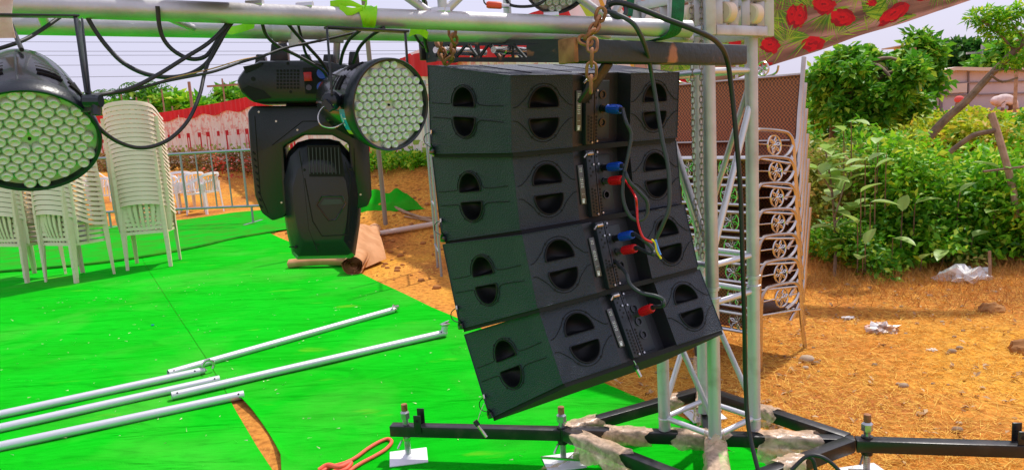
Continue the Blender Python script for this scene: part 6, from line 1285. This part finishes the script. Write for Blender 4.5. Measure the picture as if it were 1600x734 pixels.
mb = MB(); wbox(mb, 1444, 61, 1496, 66, 69.5, 8); mb.build('roof', mat('roof_edge', (.45, .38, .3), .8), hb, world=True); mb = MB(); wbox(mb, 1455, 72, 1464, 84, 69.9, .3); mb.build('window', blk_dull, hb, world=True)
def upole(px, ytop, ybot, d_, r_, label, m_=None, arms=False, nm='utility_pole'):
    q = P(px, ybot, d_); b_ = Vector((q.x, q.y, float(terrain(q.x, q.y)))); tz = zat(q.x, q.y, ytop); t = thing(nm, label, 'pole', tuple(b_)); mb = MB(); mb.cyl(b_, (q.x, q.y, tz), r_, 8); mb.build('pole', m_ or wood, t, world=True)
    if arms: mb = MB(); mb.bar((q.x-.7, q.y, tz-.3), (q.x+.7, q.y, tz-.3), .08, .08); mb.build('crossarm', m_ or wood, t, world=True)
    return t
upole(1534, 70, 170, 30, .12, 'grey concrete utility pole behind the shed', mat('concrete', (.45, .42, .4), .8), True)
upole(1586, 62, 160, 22, .05, 'thin bare pole at the upper right edge among the leaves')
upole(1424, 75, 190, 12, .05, 'pale bamboo pole in front of the shed', wood)
for x_, yt, l_ in ((355, 106, 'tall thin pole above the trees left of the stage light'), (303, 128, 'dark post rising among the trees, left of the tall thin pole'), (259, 140, 'reddish post among the trees behind the tent wall'), (236, 155, 'pale thin post among the trees above the chair stacks'), (218, 152, 'short grey post leftmost among the trees'), (195, 130, 'slanting thin pole above the left tree line'), (272, 166, 'small post just above the red valance')): upole(x_, yt, 190, 33 if x_ > 210 else 38, .035 if x_ != 303 else .07, l_, mat('pole_wood_%d' % x_, (.30, .17, .12), .8), x_ == 355)
mb = MB()
for k_, (y0, y1) in enumerate(((80, 79), (87, 84), (103, 98), (124, 111), (65, 66))): mb = MB(); mb.tube(spline([P(-200, y0, 55), P(300, (y0+y1)/2+1, 55), P(760, y1, 55)], 6), .014, 5); solo(mb, 'power_line', blk_dull, ['highest but one', 'middle', 'second lowest', 'lowest', 'highest'][k_]+' of the thin power lines crossing the pale sky at the left', 'wire')
# garland of yellow flowers and the barrow-like floodlight
mb = MB()
for k_ in range(14): mb.sphere(P(1434+2*math.sin(k_), 127+k_*1.8, 12.2), .045, 8, 6)
solo(mb, 'flower_garland', mat('marigold', (.80, .40, .01), .8), 'hanging strand of orange-yellow flowers in front of the shed', 'garland')
mb = MB(); mb.bar(P(1454, 146, 14), P(1467, 151, 14), .10, .05); mb.tube([P(1454, 146, 14), P(1446, 150, 14), P(1444, 165, 14)], .012, 6); solo(mb, 'lamp_head', blk_dull, 'small dark lamp head on a bent stalk in front of the shed', 'lamp')
def person(px, d_, ytop, label, shirt, skin, capc, bend):
    q = P(px, 200, d_); gz_ = float(terrain(q.x, q.y)); H_ = 1.62; zt_ = zat(q.x, q.y, ytop); base_z = zt_-(H_ if not bend else 1.05); t = thing('person', label, 'person', (q.x, q.y, base_z))
    if not bend: J = {'pelvis': (0, 0, .88), 'chest': (0, 0, 1.22), 'neck': (0, 0, 1.38), 'head': (0, -.01, 1.50), 'top': (0, 0, 1.58), 'sl': (.17, 0, 1.33), 'el': (.22, -.08, 1.08), 'hl': (.14, -.25, .98), 'sr': (-.17, 0, 1.33), 'er': (-.23, -.06, 1.08), 'hr': (-.15, -.24, .98), 'kl': (.1, -.02, .46), 'fl': (.11, .02, .05), 'kr': (-.1, -.02, .46), 'fr': (-.11, .02, .05)}
    else: J = {'pelvis': (.35, 0, .86), 'chest': (.02, 0, .93), 'neck': (-.16, 0, .88), 'head': (-.27, -.02, .90), 'top': (-.33, -.02, .93), 'sl': (-.08, .15, .92), 'el': (-.14, .17, .68), 'hl': (-.2, .12, .45), 'sr': (-.08, -.15, .90), 'er': (-.14, -.18, .66), 'hr': (-.2, -.14, .43), 'kl': (.28, .1, .45), 'fl': (.33, .11, .05), 'kr': (.26, -.1, .45), 'fr': (.31, -.11, .05)}
    Rd = {'pelvis': .14, 'chest': .16, 'neck': .055, 'head': .095, 'top': .07, 'sl': .07, 'el': .045, 'hl': .035, 'sr': .07, 'er': .045, 'hr': .035, 'kl': .06, 'fl': .045, 'kr': .06, 'fr': .045}
    E_ = [('pelvis', 'chest'), ('chest', 'neck'), ('neck', 'head'), ('head', 'top'), ('chest', 'sl'), ('sl', 'el'), ('el', 'hl'), ('chest', 'sr'), ('sr', 'er'), ('er', 'hr'), ('pelvis', 'kl'), ('kl', 'fl'), ('pelvis', 'kr'), ('kr', 'fr')]
    def skin_of(keys, edges, gr, m_, nm):
        me = bpy.data.meshes.new(nm); ks = list(keys); me.from_pydata([J[k] for k in ks], [(ks.index(a), ks.index(b)) for a, b in edges], []); o = bpy.data.objects.new(nm, me); COL.objects.link(o)
        md = o.modifiers.new('skin', 'SKIN'); sv = me.skin_vertices[0].data
        for i_, k in enumerate(ks): sv[i_].radius = (Rd[k]*gr, Rd[k]*gr); sv[i_].use_root = (k == ks[0])
        s2 = o.modifiers.new('sub', 'SUBSURF'); s2.levels = s2.render_levels = 2; dg = bpy.context.evaluated_depsgraph_get(); m2 = bpy.data.meshes.new_from_object(o.evaluated_get(dg)); bpy.data.objects.remove(o); m2.materials.clear(); m2.materials.append(m_); m2.polygons.foreach_set('use_smooth', [True]*len(m2.polygons)); return link(nm, m2, t)
    body = skin_of(J.keys(), E_, 1., skin, 'body'); skin_of(['chest', 'pelvis', 'sl', 'el', 'sr', 'er'], [('pelvis', 'chest'), ('chest', 'sl'), ('sl', 'el'), ('chest', 'sr'), ('sr', 'er')], 1.14, shirt, 'shirt')
    hc = Vector(J['head']).lerp(Vector(J['top']), .5); mb = MB(); mb.sphere(hc+Vector((0, 0, .035)), .125, 14, 10, (1, 1.05, .82)); mb.build('head_cloth', capc, t)
    if bend:
        mb = MB(); ps = [(-.36, 0, .86), (-.27, 0, .93), (-.12, 0, .93), (.02, 0, .96), (.2, 0, .94), (.36, 0, .84), (.46, 0, .66)]; mb.tube(spline(ps, 4), [.06+.14*math.sin(math.pi*min(1, (i_+3)/27)) for i_ in range(25)], 14); mb.build('shawl', shirt, t, smooth=80)
    return t
skin_m = mat('skin', (.22, .12, .08), .6); person(1497, 21, 153, 'person in a pale blue-white shirt with a red cap, standing among the bushes', mat('pale_blue_shirt', (.55, .62, .72), .9), skin_m, mat('red_cap', (.62, .08, .07), .8), False)
person(1566, 25, 152, 'person with a pale pink headcloth and shawl, stooping among the bushes', mat('pale_pink_shawl', (.60, .46, .42), .9, 0, 1.5, 12, (.72, .60, .56), 8), skin_m, mat('pink_headcloth', (.76, .58, .54), .9), True)
# left background: trees, palms, dry flower bed
LT = [(20, 42, 140, 120, g_dark), (95, 40, 150, 110, g_mid), (160, 44, 148, 90, g_dark), (225, 40, 138, 90, g_mid), (276, 42, 118, 70, g_mid), (310, 40, 132, 80, g_bright), (350, 44, 138, 80, g_mid), (392, 42, 136, 80, g_mid), (440, 46, 138, 90, g_dark), (-40, 44, 140, 120, g_mid), (500, 46, 140, 100, g_mid)]
nmz = ['behind the left spotlight', 'between the spotlight and the chair stacks', 'dark, above the middle chair stack', 'above the tall chair stack', 'tallest, with a narrow top left of the stage light', 'bright, right of the tallest one', 'left of the tall thin pole', 'right of the tall thin pole', 'dark, behind the stage light', 'cut by the left edge of the frame', 'rightmost, behind the middle spotlight']
for q, l_ in zip(LT, nmz): tree(q[0], q[1], 200, q[2]-22, q[3]*1.15, q[4], 'far tree beyond the tent wall, '+l_, 4500, .5, .2, 13, .12, flat=0, grp='far trees beyond the tent wall', seed=q[0])
def palm(px, d_, ytop, label):
    q = P(px, 200, d_); gz_ = float(terrain(q.x, q.y)); tz = zat(q.x, q.y, ytop+9); t = thing('palm_tree', label, 'palm', (q.x, q.y, gz_), group='far palms'); mb = MB(); mb.tube([(0, 0, 0), (.1, 0, (tz-gz_)*.5), (0, 0, tz-gz_)], [.22, .17, .14], 8); mb.build('trunk', bark, t)
    for k_ in range(11):
        a_ = 6.28*k_/11; L_ = 1.7; mb = MB(); pts = [Vector((math.cos(a_)*L_*s_, math.sin(a_)*L_*s_, tz-gz_+.9*math.sin(2.4*s_)-.9*s_*s_)) for s_ in np.linspace(0, 1, 7)]
        for i_ in range(6):
            p, p2_ = pts[i_], pts[i_+1]; d__ = (p2_-p).normalized(); s__ = d__.cross(Vector((0, 0, 1))).normalized(); w_ = .34*math.sin(math.pi*(i_+.7)/7)
            for sg in (-1, 1):
                for r_ in (0, .5): b0 = p.lerp(p2_, r_); mb.add([b0, b0+d__*.10, b0+s__*sg*w_+d__*.22-Vector((0, 0, .12))], [(0, 1, 2)])
        mb.build('frond', g_dark, t, smooth=0)
palm(234, 40, 134, 'small far palm above the tall chair stack'); palm(186, 44, 146, 'dark far palm left of the chair stack, partly behind a cable'); palm(372, 46, 130, 'far palm just left of the stage light')
nF = 26; 
def bed(name, x0, x1, ylo, yhi, d0, d1, m_, n_, size, label, cat, hgt):
    a, b = P(x0, ylo, d0), P(x1, yhi, d1); C_, R_ = [], []
    for k_ in range(34):
        t_ = (k_+.5)/34; x, y = a.x+(b.x-a.x)*t_, a.y+(b.y-a.y)*t_; g_ = float(terrain(x, y)); C_.append((x, y+rng.uniform(-.4, .4), g_+hgt*.5)); R_.append((abs(b.x-a.x)/34*1.1, .4, hgt*.55))
    V_, F_ = leaves(C_, R_, n_, size, .6); o = link(name, npmesh(name, V_, F_, m_)); o['kind'] = 'stuff'; return tag(o, label, cat)
bed('flower_bed', 120, 470, 270, 262, 25, 19, g_dry, 7000, .10, 'band of dry brown flower plants at the foot of the tent wall', 'plants', .6)
red_fl = mat('red_flowers', (.55, .03, .02), .8, col2=(.40, .10, .05), island=True, lo=0, hi=1); bed('red_flowers', 330, 470, 270, 262, 20, 18.2, red_fl, 500, .09, 'scattered dark red blooms in the dry flower bed', 'flowers', .6)
bed('weeds', 556, 760, 250, 250, 11.7, 11.2, g_bright, 6000, .07, 'low bright green weeds growing along the foot of the floral skirt', 'weeds', .22)

for o in list(bpy.data.objects):
    if o.parent and o.name.split('.')[0] in ('rail_hole', 'fan_grille_hole', 'vent_bar', 'weld_bead', 'rivet', 'label_print', 'groove', 'yoke_seam', 'screw', 'side_slot', 'head_seam', 'rib', 'grip_rib', 'top_slot', 'cooling_slot', 'edge_trim', 'pin_hole'): o['kind'] = 'stuff'
    if 'label' in o.keys() and len(o['label'].split()) > 16: print('LONG', o.name, o['label'])
